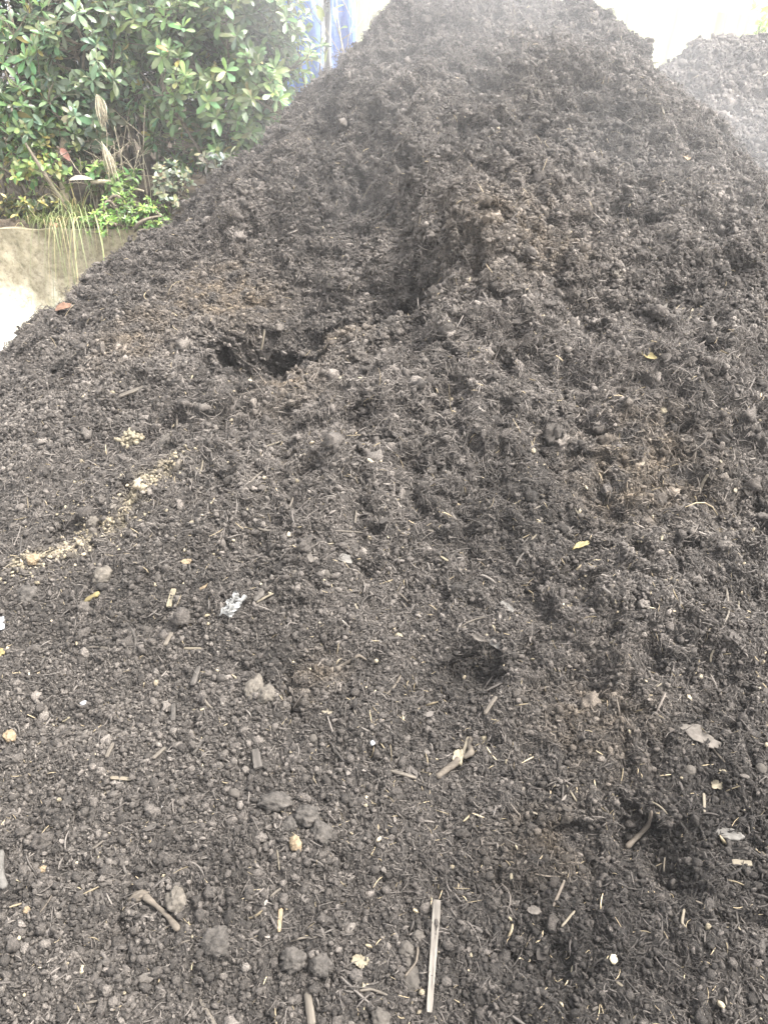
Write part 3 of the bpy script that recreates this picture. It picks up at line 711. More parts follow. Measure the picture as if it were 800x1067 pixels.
d = HD
near = sstep(2.15, 1.75, d); mid = sstep(3.2, 2.6, d)
blocks = [
    crumb_block(*scatter(80, (.1 + pebbly) * (d < 2.6)), .0100, .30, 3, .3, (.65, 1.35), .32),
    crumb_block(*scatter(18, HZF * (d > 1.8) * (1 - HSM)), .012, .3, 3, .35, (.6, 1.5), .55),
    crumb_block(*scatter(900, (.15 + pebbly) * (d < 2.6)), .0058, .30, 2, .3, (.6, 1.4), .35),
    crumb_block(*scatter(450, (.3 + HZF) * (d >= 2.0)), .0068, .35, 2, .3, (.45, 1.8), .6),
    crumb_block(*scatter(6500, (.5 + .5 * pebbly) * mid), .0038, .32, 1, .2),
    crumb_block(*scatter(12000, (d > 2.4)), .0042, .4, 1, .2, (.5, 1.5), .4),
    crumb_block(*scatter(32000, near * (.6 + .4 * pebbly)), .0021, .35, 1, .1, tvar=.4),
]
# pale grit and specks of fresh wood
g = crumb_block(*scatter(120, mid), .0028, .4, 1, .1)
blocks.append((g[0], g[1], np.repeat((np.array([.30, .26, .19]) * np.exp(.35 * rng.normal(size=(len(g[0]) // 12, 1)))), 12, 0)))
V, F, T = pack(blocks)
print('crumbs', len(V))
heap_part('loose_crumbs', mesh_arrays('loose_crumbs', V, F, True, {'tint': np.clip(T, .012, .6)}), M['crumb'], kind='stuff')

def fibre_block(P, nn, T, Lmed, wmed, pale, seg=4, bendk=.35, lift=.25, hi=2.3):
    n = len(P)
    L = Lmed * np.exp(.45 * rng.normal(size=n)); w = wmed * np.exp(.35 * rng.normal(size=n))
    a = rng.normal(size=(n, 3)); a -= nn * np.sum(a * nn, 1)[:, None]; a /= np.linalg.norm(a, axis=1)[:, None]
    a = a + nn * (lift * rng.normal(size=n))[:, None]; a /= np.linalg.norm(a, axis=1)[:, None]
    s = np.cross(nn, a); s /= np.linalg.norm(s, axis=1)[:, None]; u = np.cross(a, s)
    t = np.linspace(-.5, .5, seg)
    b1 = bendk * rng.normal(size=n); b2 = .5 * bendk * rng.normal(size=n)
    c = P[:, None] + nn[:, None] * (w * 1.3 + .0015)[:, None, None] + a[:, None] * (t[None, :, None] * L[:, None, None]) \
        + s[:, None] * ((.25 - t * t)[None, :, None] * (b1 * L)[:, None, None]) + u[:, None] * ((.25 - t * t)[None, :, None] * (b2 * L)[:, None, None])
    tap = np.array([.55] + [1] * (seg - 2) + [.45])
    ring = []
    for k in range(3):
        an = k * 2.0944
        ring.append(c + (s * math.cos(an) + u * math.sin(an))[:, None] * (w[:, None] * tap)[:, :, None])
    V = np.stack(ring, 2).reshape(-1, 3)            # n, seg, 3
    b = (np.arange(n) * seg * 3)[:, None, None]
    f = np.array([[i * 3 + k, i * 3 + (k + 1) % 3, (i + 1) * 3 + (k + 1) % 3, (i + 1) * 3 + k] for i in range(seg - 1) for k in range(3)])
    F = (f[None] + b).reshape(-1, 4).astype(np.int32)
    t_ = T * rng.uniform(.7, hi, size=(n, 1))
    pl = rng.random(n) < pale
    t_[pl] = np.array([.30, .25, .17]) * rng.uniform(.5, 1.3, size=(pl.sum(), 1))
    return V, F, np.repeat(t_[:, None], seg * 3, 1).reshape(-1, 3)
far = sstep(1.7, 2.4, d)
fb = [
    fibre_block(*scatter(22000, (1 - far) * (1.2 - .5 * np.clip(pebbly, 0, 1))), .0105, .0006, .03),
    fibre_block(*scatter(1500, (1 - far)), .022, .0009, .08, 5),
    fibre_block(*scatter(19000, far * (.6 + .7 * HZF)), .018, .0010, .008),
    fibre_block(*scatter(420, far * (.4 + HZF)), .042, .0011, .06, 5, .5, .3),
    fibre_block(*scatter(160, d < 2.4), .022, .0019, .12, 5, .2, .2),
]
# shredded tufts: many short fibres standing out of one clump
def tufts(per, mask, nf, rad_, Lm, wm):
    P, nn, T = scatter(per, mask); n = len(P)
    rr = rad_ * np.exp(.35 * rng.normal(size=n))
    q = rng.normal(size=(n, nf, 3)); q /= np.linalg.norm(q, axis=-1)[..., None]; q *= rng.uniform(.3, 1, size=(n, nf, 1)) ** .5
    pp = P[:, None] + nn[:, None] * (.2 * rr)[:, None, None] + q * rr[:, None, None] * np.array([1.2, 1.2, .75])
    n2 = q + nn[:, None] * .6 + .3 * rng.normal(size=q.shape); n2 /= np.linalg.norm(n2, axis=-1)[..., None]
    return fibre_block(pp.reshape(-1, 3), n2.reshape(-1, 3), np.repeat(T, nf, 0), Lm, wm, .006, 4, .5, .35, 1.7)
fb.append(tufts(230, far * (.25 + HZF) * (1 - .7 * HSM), 30, .018, .015, .0010))
fb.append(tufts(22, far * HZF * (1 - HSM), 60, .032, .018, .0011))
fb.append(tufts(160, (1 - far) * (.15 + HZF), 34, .010, .011, .0007))
V, F, T = pack(fb)
print('fibres', len(V))
heap_part('plant_fibres', mesh_arrays('plant_fibres', V, F, True, {'tint': np.clip(T, .012, .6)}), M['fibre'], kind='stuff')

# bark bits: thin plates
def plate_block(P, nn, T, Lmed, tv=.35):
    n = len(P); L = Lmed * np.exp(.4 * rng.normal(size=n))
    a = rng.normal(size=(n, 3)); a -= nn * np.sum(a * nn, 1)[:, None]; a /= np.linalg.norm(a, axis=1)[:, None]
    m = nn + .45 * rng.normal(size=(n, 3)); m -= a * np.sum(a * m, 1)[:, None]; m /= np.linalg.norm(m, axis=1)[:, None]
    s = np.cross(m, a)
    k = 7; th = np.arange(k) * 2 * math.pi / k
    rr = rng.uniform(.65, 1.15, size=(n, k)); asp = rng.uniform(.25, .7, size=(n, 1))
    x = rr * np.cos(th) * L[:, None]; y = rr * np.sin(th) * asp * L[:, None]
    top = P[:, None] + nn[:, None] * (.16 * L)[:, None, None] + a[:, None] * x[..., None] + s[:, None] * y[..., None]
    bot = top - m[:, None] * (.14 * L)[:, None, None]
    V = np.concatenate([top, bot], 1).reshape(-1, 3); b = (np.arange(n) * 2 * k)[:, None, None]
    q = np.array([[i, i + k, (i + 1) % k + k, (i + 1) % k] for i in range(k)])
    F4 = (q[None] + b).reshape(-1, 4).astype(np.int32); Ft = (np.arange(k)[None] + b[:, 0]).astype(np.int32)
    t_ = T * np.exp(tv * rng.normal(size=(n, 1))) * 1.25
    return V, F4, Ft, np.repeat(t_[:, None], 2 * k, 1).reshape(-1, 3)
pv = plate_block(*scatter(1500, (.6 + pebbly * .4) * (d < 2.9)), .0052)
heap_part('bark_bits', mesh_arrays('bark_bits', pv[0], [pv[1], pv[2]], False, {'tint': pv[3]}), M['fibre'], kind='stuff')

# ------------------------------------------------------------------ the pale streak of sawdust
SD = [(22, 588), (45, 580), (66, 574), (86, 562), (98, 545), (112, 545), (130, 532), (140, 515), (152, 502), (166, 494), (178, 490)]
spts = np.array([at(*p)[0] for p in SD])
dist = np.full(HP.shape[:2], 9.)
for i in range(len(spts) - 1):
    a, b = spts[i], spts[i + 1]; ab = b - a
    t = np.clip(((HP - a) @ ab) / (ab @ ab), 0, 1); dist = np.minimum(dist, np.linalg.norm(HP - a - t[..., None] * ab, axis=-1))
m1 = 1.2 * np.exp(-(dist / .021) ** 2) * (.35 + np.clip(.8 * perlin(GX / .03, GY / .03, 91), -.5, 1)) + .07 * np.exp(-(dist / .07) ** 2)
sd = [crumb_block(*scatter(60000, m1 * (dist < .2)), .0024, .45, 1, .1), crumb_block(*scatter(1500, m1 * (dist < .1)), .0055, .3, 2, .2)]
V, F, T = pack(sd)
T = np.array([.24, .208, .15]) * np.exp(.3 * rng.normal(size=(len(V) // 6 + 1, 1))).repeat(6, 0)[:len(V)]
obj('sawdust', mesh_arrays('sawdust', V, F, True, {'tint': np.clip(T, .05, .7)}), M['crumb'], label='pale sandy streak of sawdust running up the left slope', cat='sawdust', kind='stuff')

# ------------------------------------------------------------------ second heap, behind on the right
def heap2_h(x, y):
    r = np.hypot(np.maximum(np.abs(x - 2.50) - .22, 0) * 1.0, (y - 6.5) * .9)
    return np.interp(r, [0, .15, .45, 1.2, 2.2, 3.2], [1.93, 1.89, 1.68, 1.12, .4, -.2])
x2, y2 = np.meshgrid(np.linspace(.2, 5.4, 420), np.linspace(4.2, 8.9, 340))
P2, N2 = build_surface(x2 + .01 * perlin(x2 / .03, y2 / .03, 5), y2 + .01 * perlin(x2 / .03, y2 / .03, 6), heap2_h, lf=0)
f2 = grid_faces(*x2.shape); k2 = (P2[..., 2] > -.1).reshape(-1); f2 = f2[k2[f2].any(axis=1)]
T2 = tint(x2, y2)
h2 = obj('compost_heap', mesh_arrays('compost_heap', P2.reshape(-1, 3), f2, True, {'tint': T2.reshape(-1, 3)}), M['compost'], label='lower compost heap half hidden by steam behind the right shoulder', cat='compost heap')

vis2 = np.nonzero(((P2[..., 2] > .9) & (x2 > 1.2) & (y2 < 7.2)).ravel())[0]
def pick2(n):
    i = rng.choice(vis2, n); return P2.reshape(-1, 3)[i] + .006 * rng.normal(size=(n, 3)), N2.reshape(-1, 3)[i], T2.reshape(-1, 3)[i]
V, F, T = pack([crumb_block(*pick2(38000), .0075, .45, 1, .3, (.5, 1.6), .45), crumb_block(*pick2(1500), .017, .3, 2, .35, (.6, 1.5), .5)])
obj('loose_crumbs', mesh_arrays('loose_crumbs', V, F, True, {'tint': T}), M['crumb'], h2, kind='stuff')
V, F, T = fibre_block(*pick2(30000), .030, .0018, .02, 4, .5, .4)
obj('plant_fibres', mesh_arrays('plant_fibres', V, F, True, {'tint': T}), M['fibre'], h2, kind='stuff')

# ------------------------------------------------------------------ ground, walls, bank
def box_mesh(name, nx, ny, nz, sx, sy, sz, noise=.006, ns=.25, seed=1):
    """a box of subdivided faces whose surface is slightly uneven"""
    import bmesh
    bm = bmesh.new(); bmesh.ops.create_cube(bm, size=1)
    bmesh.ops.scale(bm, vec=(sx, sy, sz), verts=bm.verts)
    def cut(ax, n):
        for i in range(1, n):
            c = [0, 0, 0]; no = [0, 0, 0]; c[ax] = -[sx, sy, sz][ax] / 2 + [sx, sy, sz][ax] * i / n; no[ax] = 1
            bmesh.ops.bisect_plane(bm, geom=bm.verts[:] + bm.edges[:] + bm.faces[:], plane_co=c, plane_no=no)
    cut(0, nx); cut(1, ny); cut(2, nz)
    bm.normal_update()
    P = np.array([v.co[:] for v in bm.verts]); Nn = np.array([v.normal[:] for v in bm.verts])
    h = perlin(P[:, 0] / ns + P[:, 1], P[:, 2] / ns + P[:, 1], seed) + .5 * perlin(P[:, 0] / (ns * .3), P[:, 2] / (ns * .3) + P[:, 1] * 3, seed + 1)
    for v, n, k in zip(bm.verts, Nn, h): v.co += Vector(n * k * noise)
    bm.faces.ensure_lookup_table()
    me = bpy.data.meshes.new(name); bm.to_mesh(me); bm.free()
    for p in me.polygons: p.use_smooth = False
    return me

m, nt, b = new_mat('old_concrete')
n1 = noise_node(nt, 2.6, 8, .7); n2 = noise_node(nt, 26, 8, .75)
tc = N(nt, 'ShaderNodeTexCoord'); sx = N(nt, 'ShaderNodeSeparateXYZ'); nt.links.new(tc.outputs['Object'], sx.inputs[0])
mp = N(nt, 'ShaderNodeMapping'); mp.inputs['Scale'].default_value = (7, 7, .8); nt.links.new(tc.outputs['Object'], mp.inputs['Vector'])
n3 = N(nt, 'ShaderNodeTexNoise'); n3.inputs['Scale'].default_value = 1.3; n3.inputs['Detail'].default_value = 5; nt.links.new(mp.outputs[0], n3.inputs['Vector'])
# bright steam and sunlight painted as a whiter lower part; the upper part has lichen and run marks
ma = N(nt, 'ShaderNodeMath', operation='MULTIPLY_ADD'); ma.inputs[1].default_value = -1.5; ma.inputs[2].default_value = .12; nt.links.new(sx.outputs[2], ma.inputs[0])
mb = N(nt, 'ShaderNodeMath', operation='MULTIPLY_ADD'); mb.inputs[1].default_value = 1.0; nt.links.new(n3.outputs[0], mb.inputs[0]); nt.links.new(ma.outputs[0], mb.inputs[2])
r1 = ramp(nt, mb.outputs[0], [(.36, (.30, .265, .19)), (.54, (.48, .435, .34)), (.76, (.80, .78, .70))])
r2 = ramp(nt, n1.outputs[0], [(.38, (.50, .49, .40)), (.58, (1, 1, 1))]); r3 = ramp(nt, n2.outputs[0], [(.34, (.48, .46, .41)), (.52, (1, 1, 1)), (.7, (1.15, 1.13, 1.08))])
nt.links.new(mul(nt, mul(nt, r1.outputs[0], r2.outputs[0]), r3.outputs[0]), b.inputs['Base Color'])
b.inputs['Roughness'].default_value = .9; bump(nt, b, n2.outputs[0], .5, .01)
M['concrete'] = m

WY = 5.75       # front face of the retaining wall
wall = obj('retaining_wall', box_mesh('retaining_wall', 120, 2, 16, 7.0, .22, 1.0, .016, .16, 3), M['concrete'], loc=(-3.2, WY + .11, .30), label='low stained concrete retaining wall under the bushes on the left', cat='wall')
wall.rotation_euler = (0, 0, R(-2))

m, nt, b = new_mat('yard_concrete')
n1 = noise_node(nt, .8, 6, .6); r1 = ramp(nt, n1.outputs[0], [(.3, (.50, .48, .44)), (.7, (.68, .66, .62))])
nt.links.new(r1.outputs[0], b.inputs['Base Color']); b.inputs['Roughness'].default_value = .8
ground = obj('ground', mesh_arrays('ground', [(-30, -30, 0), (30, -30, 0), (30, 30, 0), (-30, 30, 0)], np.array([[0, 1, 2, 3]])), m, kind='structure', label='pale concrete yard around the heaps', cat='ground')

# earth bank held by the wall
M['earth'] = plain_mat('bank_earth', (.055, .043, .03), .95, .5, 12, .03, 1)
bx, by = np.meshgrid(np.linspace(-7, .6, 160), np.concatenate([np.linspace(WY + .0, WY + .6, 40), np.linspace(WY + .65, 12, 60)]))
bz = .80 + .10 * (by - WY) + .05 * perlin(bx / .4, by / .4, 5) + .03 * perlin(bx / .12, by / .12, 6)
bz = bz + np.where(by < WY + .3, .055 * sstep(WY - .01, WY + .10, by) - .035 + .03 * perlin(bx / .09, by / .09, 8), .02)
by = by + np.where(by < WY + .1, .05 * perlin(bx / .15, by * 0, 9), 0)
bz = np.where(bx > .2, bz - (bx - .2) * 2.2, bz)
obj('earth_bank', mesh_arrays('earth_bank', np.stack([bx, by, bz], -1).reshape(-1, 3), grid_faces(*bx.shape)[:, ::-1]), M['earth'], kind='structure', label='dark earth bank behind the retaining wall', cat='bank')

# pale wall far behind
m, nt, b = new_mat('limewashed_wall')
tc = N(nt, 'ShaderNodeTexCoord'); mp = N(nt, 'ShaderNodeMapping'); mp.inputs['Scale'].default_value = (6, 6, .35); mp.inputs['Rotation'].default_value = (0, R(6), 0); nt.links.new(tc.outputs['Object'], mp.inputs['Vector'])
n3 = N(nt, 'ShaderNodeTexNoise'); n3.inputs['Scale'].default_value = 1.5; n3.inputs['Detail'].default_value = 6; nt.links.new(mp.outputs[0], n3.inputs['Vector'])
r1 = ramp(nt, n3.outputs[0], [(.32, (.22, .24, .12)), (.48, (.36, .38, .21)), (.7, (.50, .51, .36))])
nt.links.new(r1.outputs[0], b.inputs['Base Color']); b.inputs['Roughness'].default_value = .85
M['limewash'] = m
fw = obj('back_wall', box_mesh('back_wall', 40, 1, 8, 12, .25, 2.35, .01, .4, 8), M['limewash'], loc=(4.2, 10.6, 1.175), label='bright limewashed wall with run marks behind the heaps', cat='wall')
fw.rotation_euler = (0, R(6), R(-6))

# ------------------------------------------------------------------ leaves, shrubs and grasses
def leaf_mat(name, c, rough=.38, trans=.3, var=1.0):
    m, nt, b = new_mat(name)
    at_ = N(nt, 'ShaderNodeAttribute', attribute_name='tint')
    n = noise_node(nt, 30, 3, .6)
    r = ramp(nt, n.outputs[0], [(.3, (.8, .8, .78)), (.7, (1.15, 1.12, 1.05))])
    c_ = mul(nt, at_.outputs['Color'], r.outputs[0])
    nt.links.new(c_, b.inputs['Base Color']); b.inputs['Roughness'].default_value = rough
    t = N(nt, 'ShaderNodeBsdfTranslucent'); nt.links.new(c_, t.inputs['Color'])
    mx = N(nt, 'ShaderNodeMixShader'); mx.inputs[0].default_value = trans
    nt.links.new(b.outputs[0], mx.inputs[1]); nt.links.new(t.outputs[0], mx.inputs[2])
    out = [q for q in nt.nodes if q.type == 'OUTPUT_MATERIAL'][0]; nt.links.new(mx.outputs[0], out.inputs['Surface'])
    return m
M['leaf'] = leaf_mat('shrub_leaf', None)
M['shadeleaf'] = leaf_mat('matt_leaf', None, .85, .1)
M['stem'] = plain_mat('shrub_stem', (.12, .10, .075), .85, .4, 40, .004, .6)
M['drystem'] = plain_mat('dry_stem', (.32, .28, .20), .8, .35, 60, .002, .4)
M['blade'] = leaf_mat('grass_blade', None, .5, .25)

LEAF_OUT = {'spoon': ([0, .12, .3, .5, .7, .86, 1], [.05, .20, .52, .86, 1.0, .78, .04]),
            'oval': ([0, .12, .3, .5, .7, .86, 1], [.05, .55, .92, 1.0, .82, .5, .03])}
def leaves(pos, dirs, ups, L, W, cols, shape='spoon', droop=.25, fold=.25):
    """one mesh of many leaves: pos base points, dirs growing directions"""
    n = len(pos); xs, ws = map(np.array, LEAF_OUT[shape]); k = len(xs)
    dirs = dirs / np.linalg.norm(dirs, axis=1)[:, None]
    s = np.cross(dirs, ups); s /= np.linalg.norm(s, axis=1)[:, None] + 1e-9; u = np.cross(s, dirs)
    V = np.zeros((n, k, 3, 3))
    dr = droop * rng.uniform(.3, 1.7, n); fo = fold * rng.uniform(.4, 1.6, n)
    for i in range(k):
        c = pos + dirs * (xs[i] * L)[:, None] - u * (dr * L * xs[i] ** 2)[:, None]
        h = (ws[i] * W / 2)
        V[:, i, 1] = c
        V[:, i, 0] = c - s * h[:, None] + u * (h * fo)[:, None]
        V[:, i, 2] = c + s * h[:, None] + u * (h * fo)[:, None]
    f = np.array([[i * 3 + j, i * 3 + j + 1, (i + 1) * 3 + j + 1, (i + 1) * 3 + j] for i in range(k - 1) for j in range(2)])
    F = (f[None] + (np.arange(n) * k * 3)[:, None, None]).reshape(-1, 4).astype(np.int32)
    return V.reshape(-1, 3), F, np.repeat(cols[:, None], k * 3, 1).reshape(-1, 3)

def shrub(name, root, crowns, nros, leafL, leafW, base, label, per=7, shape='spoon', hue=.15, pale=0., mat='leaf', droop=.3, yellow=.008, stems=10, shell=.55):
    """crowns: list of (centre, radii, share). Leaf whorls at twig tips spread through the crowns' outer volume"""
    t = obj(name, None, None, None, root, label, 'shrub'); t.empty_display_size = .2
    root = np.array(root, float)
    tips = []; outs = []
    for c, r, sh in crowns:
        n = int(nros * sh); c = np.array(c); r = np.array(r)
        q = rng.normal(size=(n * 3, 3)); q /= np.linalg.norm(q, axis=1)[:, None]
        rr = rng.uniform(shell, 1.06, size=(n * 3, 1)); p = q * rr
        lump = perlin(p[:, 0] * 2.3 + c[0] * 5, p[:, 2] * 2.3 + p[:, 1] * 1.7 + c[2] * 3, 17)
        okk = (lump > -.12) & (p[:, 1] < .75)
        p = p[okk][:n]; q = q[okk][:n]; lump = lump[okk][:n]
        tips.append(c + p * r * (1 + .16 * lump[:, None])); outs.append(q)
    tips = np.concatenate(tips); outs = np.concatenate(outs)
    n = len(tips)
    ax = outs * .8 + np.array([0, -.25, .75]) + .3 * rng.normal(size=(n, 3)); ax /= np.linalg.norm(ax, axis=1)[:, None]
    e1 = np.cross(ax, rng.normal(size=(n, 3))); e1 /= np.linalg.norm(e1, axis=1)[:, None]; e2 = np.cross(ax, e1)
    P = []; D = []; U = []; C = []; LL = []
    clump = .75 + .5 * (perlin(tips[:, 0] / .25, tips[:, 2] / .25 + tips[:, 1], 23) > 0) + .2 * rng.normal(size=n)
    for k in range(per):
        th = k * 2.399 + rng.uniform(-.3, .3, n); inc = np.where(k < per * .4, rng.uniform(.5, .9, n), rng.uniform(1.0, 1.7, n))
        side = e1 * np.cos(th)[:, None] + e2 * np.sin(th)[:, None]
        D.append(ax * np.cos(inc)[:, None] + side * np.sin(inc)[:, None]); U.append(ax + .25 * rng.normal(size=(n, 3)))
        P.append(tips - ax * (.018 * k / per * leafL / .1)[..., None] if False else tips - ax * (.25 * leafL * k / per))
        LL.append(leafL * rng.uniform(.6, 1.15, n) * (.7 + .3 * k / per))
        cc = np.array(base) * np.clip(clump, .5, 1.6)[:, None] * np.exp(hue * rng.normal(size=(n, 3)) * np.array([1, .5, 1]))
        if k < per * .35: cc = cc * np.array([1.35, 1.25, 1.1])      # young leaves are lighter
        yl = rng.random(n) < yellow; cc[yl] = np.array([.22, .19, .06]) * rng.uniform(.6, 1.2, (yl.sum(), 1))
        C.append(cc)
    P = np.concatenate(P); D = np.concatenate(D); U = np.concatenate(U); C = np.clip(np.concatenate(C) * GREEN, .004, .6); LL = np.concatenate(LL)
    V, F, T = leaves(P, D, U, LL, LL * leafW, C, shape, droop)
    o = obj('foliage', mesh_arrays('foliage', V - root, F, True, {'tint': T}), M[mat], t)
    # stems: limbs from the root, then a twig to each whorl
    parts = []
    limbs = []
    idx = rng.choice(n, min(stems, n), replace=False)
    for i in idx:
        a = root + np.array([rng.normal() * .12, rng.normal() * .08, 0]); b_ = tips[i]; mdl = a * .5 + b_ * .5 + rng.normal(size=3) * .08; mdl[2] += .1
        tt = np.linspace(0, 1, 9)[:, None]; pts = a * (1 - tt) ** 2 + 2 * mdl * tt * (1 - tt) + b_ * tt ** 2
        limbs.append(pts); parts.append(loft(pts - root, np.linspace(.018, .005, 9), np.linspace(.018, .005, 9), 6))
    Lp = np.concatenate(limbs)
    for i in range(n):
        dd = np.linalg.norm(Lp - tips[i], axis=1) + (Lp[:, 2] > tips[i, 2]) * .2; a = Lp[np.argmin(dd)]
        if np.linalg.norm(a - tips[i]) > .6: continue
        mdl = (a + tips[i]) / 2 + rng.normal(size=3) * .03 - np.array([0, 0, .03]); tt = np.linspace(0, 1, 4)[:, None]
        pts = a * (1 - tt) ** 2 + 2 * mdl * tt * (1 - tt) + tips[i] * tt ** 2
        parts.append(loft(pts - root, np.linspace(.005, .002, 4), np.linspace(.005, .002, 4), 4))
    V, F = join(parts)
    obj('stems', mesh_arrays('stems', V, F, True), M['stem'], t)
    return t

def W(px, py, y):
    """the point at depth y seen at a pixel"""
    dx = (px - 400) / FPX; dv = (533.5 - py) / FPX
    d = np.array([dx, math.cos(PITCH) + dv * math.sin(PITCH), -math.sin(PITCH) + dv * math.cos(PITCH)])
    return np.array([0, 0, CAMZ]) + d * (y / d[1])
def bank_z(x, y): return .80 + .10 * (y - WY)

c = W(228, 75, 6.45)
shrub('broadleaf_shrub', (c[0], 6.5, bank_z(0, 6.5)), [(c, (.62, .5, .72), .60), (W(165, 10, 6.5), (.44, .4, .36), .20), (W(268, 25, 6.4), (.30, .4, .46), .20)], 900,   .115, .35, (.072, .115, .048),
      'large glossy green shrub with whorled leaves right of the dark gap', per=8, stems=14)
c = W(85, 55, 6.3)
shrub('broadleaf_shrub', (c[0], 6.4, bank_z(0, 6.4)), [(c, (.34, .35, .62), .7), (W(76, 118, 6.15), (.22, .25, .25), .3)], 210, .105, .36, (.080, .118, .072),
      'greyish pale-leaved shrub between the left edge and the dark gap', per=8, stems=8)
c = W(8, 70, 6.25)
shrub('broadleaf_shrub', (c[0], 6.3, bank_z(0, 6.3)), [(c, (.36, .35, .62), .75), (W(30, 120, 6.1), (.22, .22, .22), .25)], 210,   .115, .35, (.070, .118, .055),
      'yellow-green leaved shrub at the top left edge', per=7, stems=8, yellow=.08)
c = W(120, 40, 7.6)
shrub('shade_toned_shrub', (c[0], 7.6, bank_z(0, 7.6)), [((-2.6, 7.7, 2.0), (1.5, .6, 1.15), .5), ((-1.3, 7.7, 2.1), (1.0, .6, 1.15), .3), ((-2.2, 7.0, 3.0), (1.7, .7, .55), .2)], 2600, .10, .4, (.007, .013, .005), 'tall shrub behind the gap, its leaves coloured near black as deep shade', per=7, stems=14, shell=.2, mat='shadeleaf')  # leaf colour taken almost to black to paint in the gap's shade
c = W(35, 165, 6.0)
shrub('small_leaf_shrub', (c[0], 6.02, bank_z(0, 6.0) - .02), [(c, (.36, .14, .22), 1.)], 130, .06, .6, (.105, .155, .055), 'low sprawling plant with round light leaves near the left edge above the wall', per=5, shape='oval', stems=10, yellow=.10, shell=.2)
c = W(138, 222, 5.80)
shrub('fern_clump', (c[0], 5.85, .80), [(c, (.28, .12, .14), .7), (W(112, 232, 5.75), (.22, .12, .11), .3)], 330, .040, .36, (.105, .185, .05), 'bright green ferny plant on top of the wall', per=7, shape='oval', stems=14, shell=.1, yellow=.0)
c = W(172, 236, 5.78)
shrub('fern_clump', (c[0], 5.84, .78), [(c, (.17, .08, .09), 1.)], 110, .04, .36, (.085, .15, .045), 'small green fern at the right end of the visible wall top, against the heap', per=7, shape='oval', stems=8, shell=.1, yellow=.0)
c = W(178, 190, 5.9)
shrub('pale_herb', (c[0], 5.97, bank_z(0, 6.0) - .05), [(c, (.14, .10, .16), 1.)], 90, .05, .62, (.15, .18, .125), 'pale grey-green herb beside the heap above the wall', per=6, shape='oval', stems=8, shell=.1)
c = W(120, 188, 6.0)
shrub('round_leaf_herb', (c[0], 6.05, bank_z(0, 6.0) - .05), [(c, (.2, .10, .12), 1.)], 60, .07, .6, (.075, .125, .045), 'mid-green round-leaved herb under the dark gap', per=5, shape='oval', stems=8, shell=.1)
c = W(25, 215, 5.95)
shrub('low_herb', (c[0], 5.98, bank_z(0, 6.0) - .05), [(c, (.34, .12, .09), 1.)], 120, .06, .45, (.07, .09, .035), 'dull low herb with withered leaves at the left edge of the wall top', per=5, shape='oval', stems=8, shell=.1, yellow=.25)
c = W(226, 172, 5.85)
shrub('pale_leaf_sprig', (c[0] + .05, 5.9, .9), [(c, (.16, .1, .10), 1.)], 14, .09, .36, (.12, .132, .112), 'pale grey-leaved sprig against the heap below the large shrub', per=7, stems=5, shell=.1, yellow=0)

def grass(name, root, n, L, w, base, label, lean, spread=.08, dry=.1, hang=1.0, cat='grass'):
    pts_all = []; V = []; F = []; T = []; o = 0
    root = np.array(root, float)
    for i in range(n):
        az = rng.uniform(0, 6.28); l = L * rng.uniform(.5, 1.15); k = rng.uniform(.5, 1.5) * hang
        a = np.array([rng.normal() * spread, rng.normal() * spread * .35, 0])
        out = np.array([math.cos(az) * .6 + lean[0], math.sin(az) * .4 + lean[1], 0]); out /= np.linalg.norm(out) + 1e-9
        t = np.linspace(0, 1, 9)
        p = a + np.outer(t * l * .55 * np.minimum(1, .5 + k * .4), out) + np.outer(l * (t * .95 - k * .95 * t * t), (0, 0, 1))
        s = np.cross(out, (0, 0, 1)); wd = w * np.clip(1 - t ** 2, .08, 1) * rng.uniform(.6, 1.3)
        for j in range(9):
            V += [p[j] - s * wd[j], p[j] + np.array([0, 0, wd[j] * .3]), p[j] + s * wd[j]]
        for j in range(8):
            for q in range(2): F.append((o + j * 3 + q, o + j * 3 + q + 1, o + (j + 1) * 3 + q + 1, o + (j + 1) * 3 + q))
        cc = np.array(base) * rng.uniform(.6, 1.4) if rng.random() > dry else np.array([.36, .31, .17]) * rng.uniform(.7, 1.2)
        T += [cc] * 27; o += 27
    return obj(name, mesh_arrays(name, np.array(V), F, True, {'tint': np.array(T)}), M['blade'], None, root, label, cat)
p = W(58, 225, 5.86); grass('grass_tuft', (p[0], 5.86, .80), 190, .26, .0038, (.15, .20, .065), 'yellow-green grass tuft on the wall top near the left edge', (0, -.3), .10, .2, .8)
p = W(80, 235, 5.84); grass('grass_tuft', (p[0], 5.80, .80), 44, .72, .0036, (.17, .205, .085), 'long pale grass blades hanging down over the wall face', (.05, -1.4), .10, .2, 1.5)
p = W(78, 200, 5.9); grass('grass_tuft', (p[0], 5.90, .82), 22, .62, .0052, (.19, .22, .09), 'tall thin grass blades standing up in front of the dark gap', (.15, -.3), .05, .3, .55)
p = W(105, 228, 5.84); grass('grass_tuft', (p[0], 5.80, .80), 110, .26, .0034, (.16, .20, .075), 'fine pale grass spilling over the wall beside the ferny plant', (.1, -.8), .10, .4, 1.2)

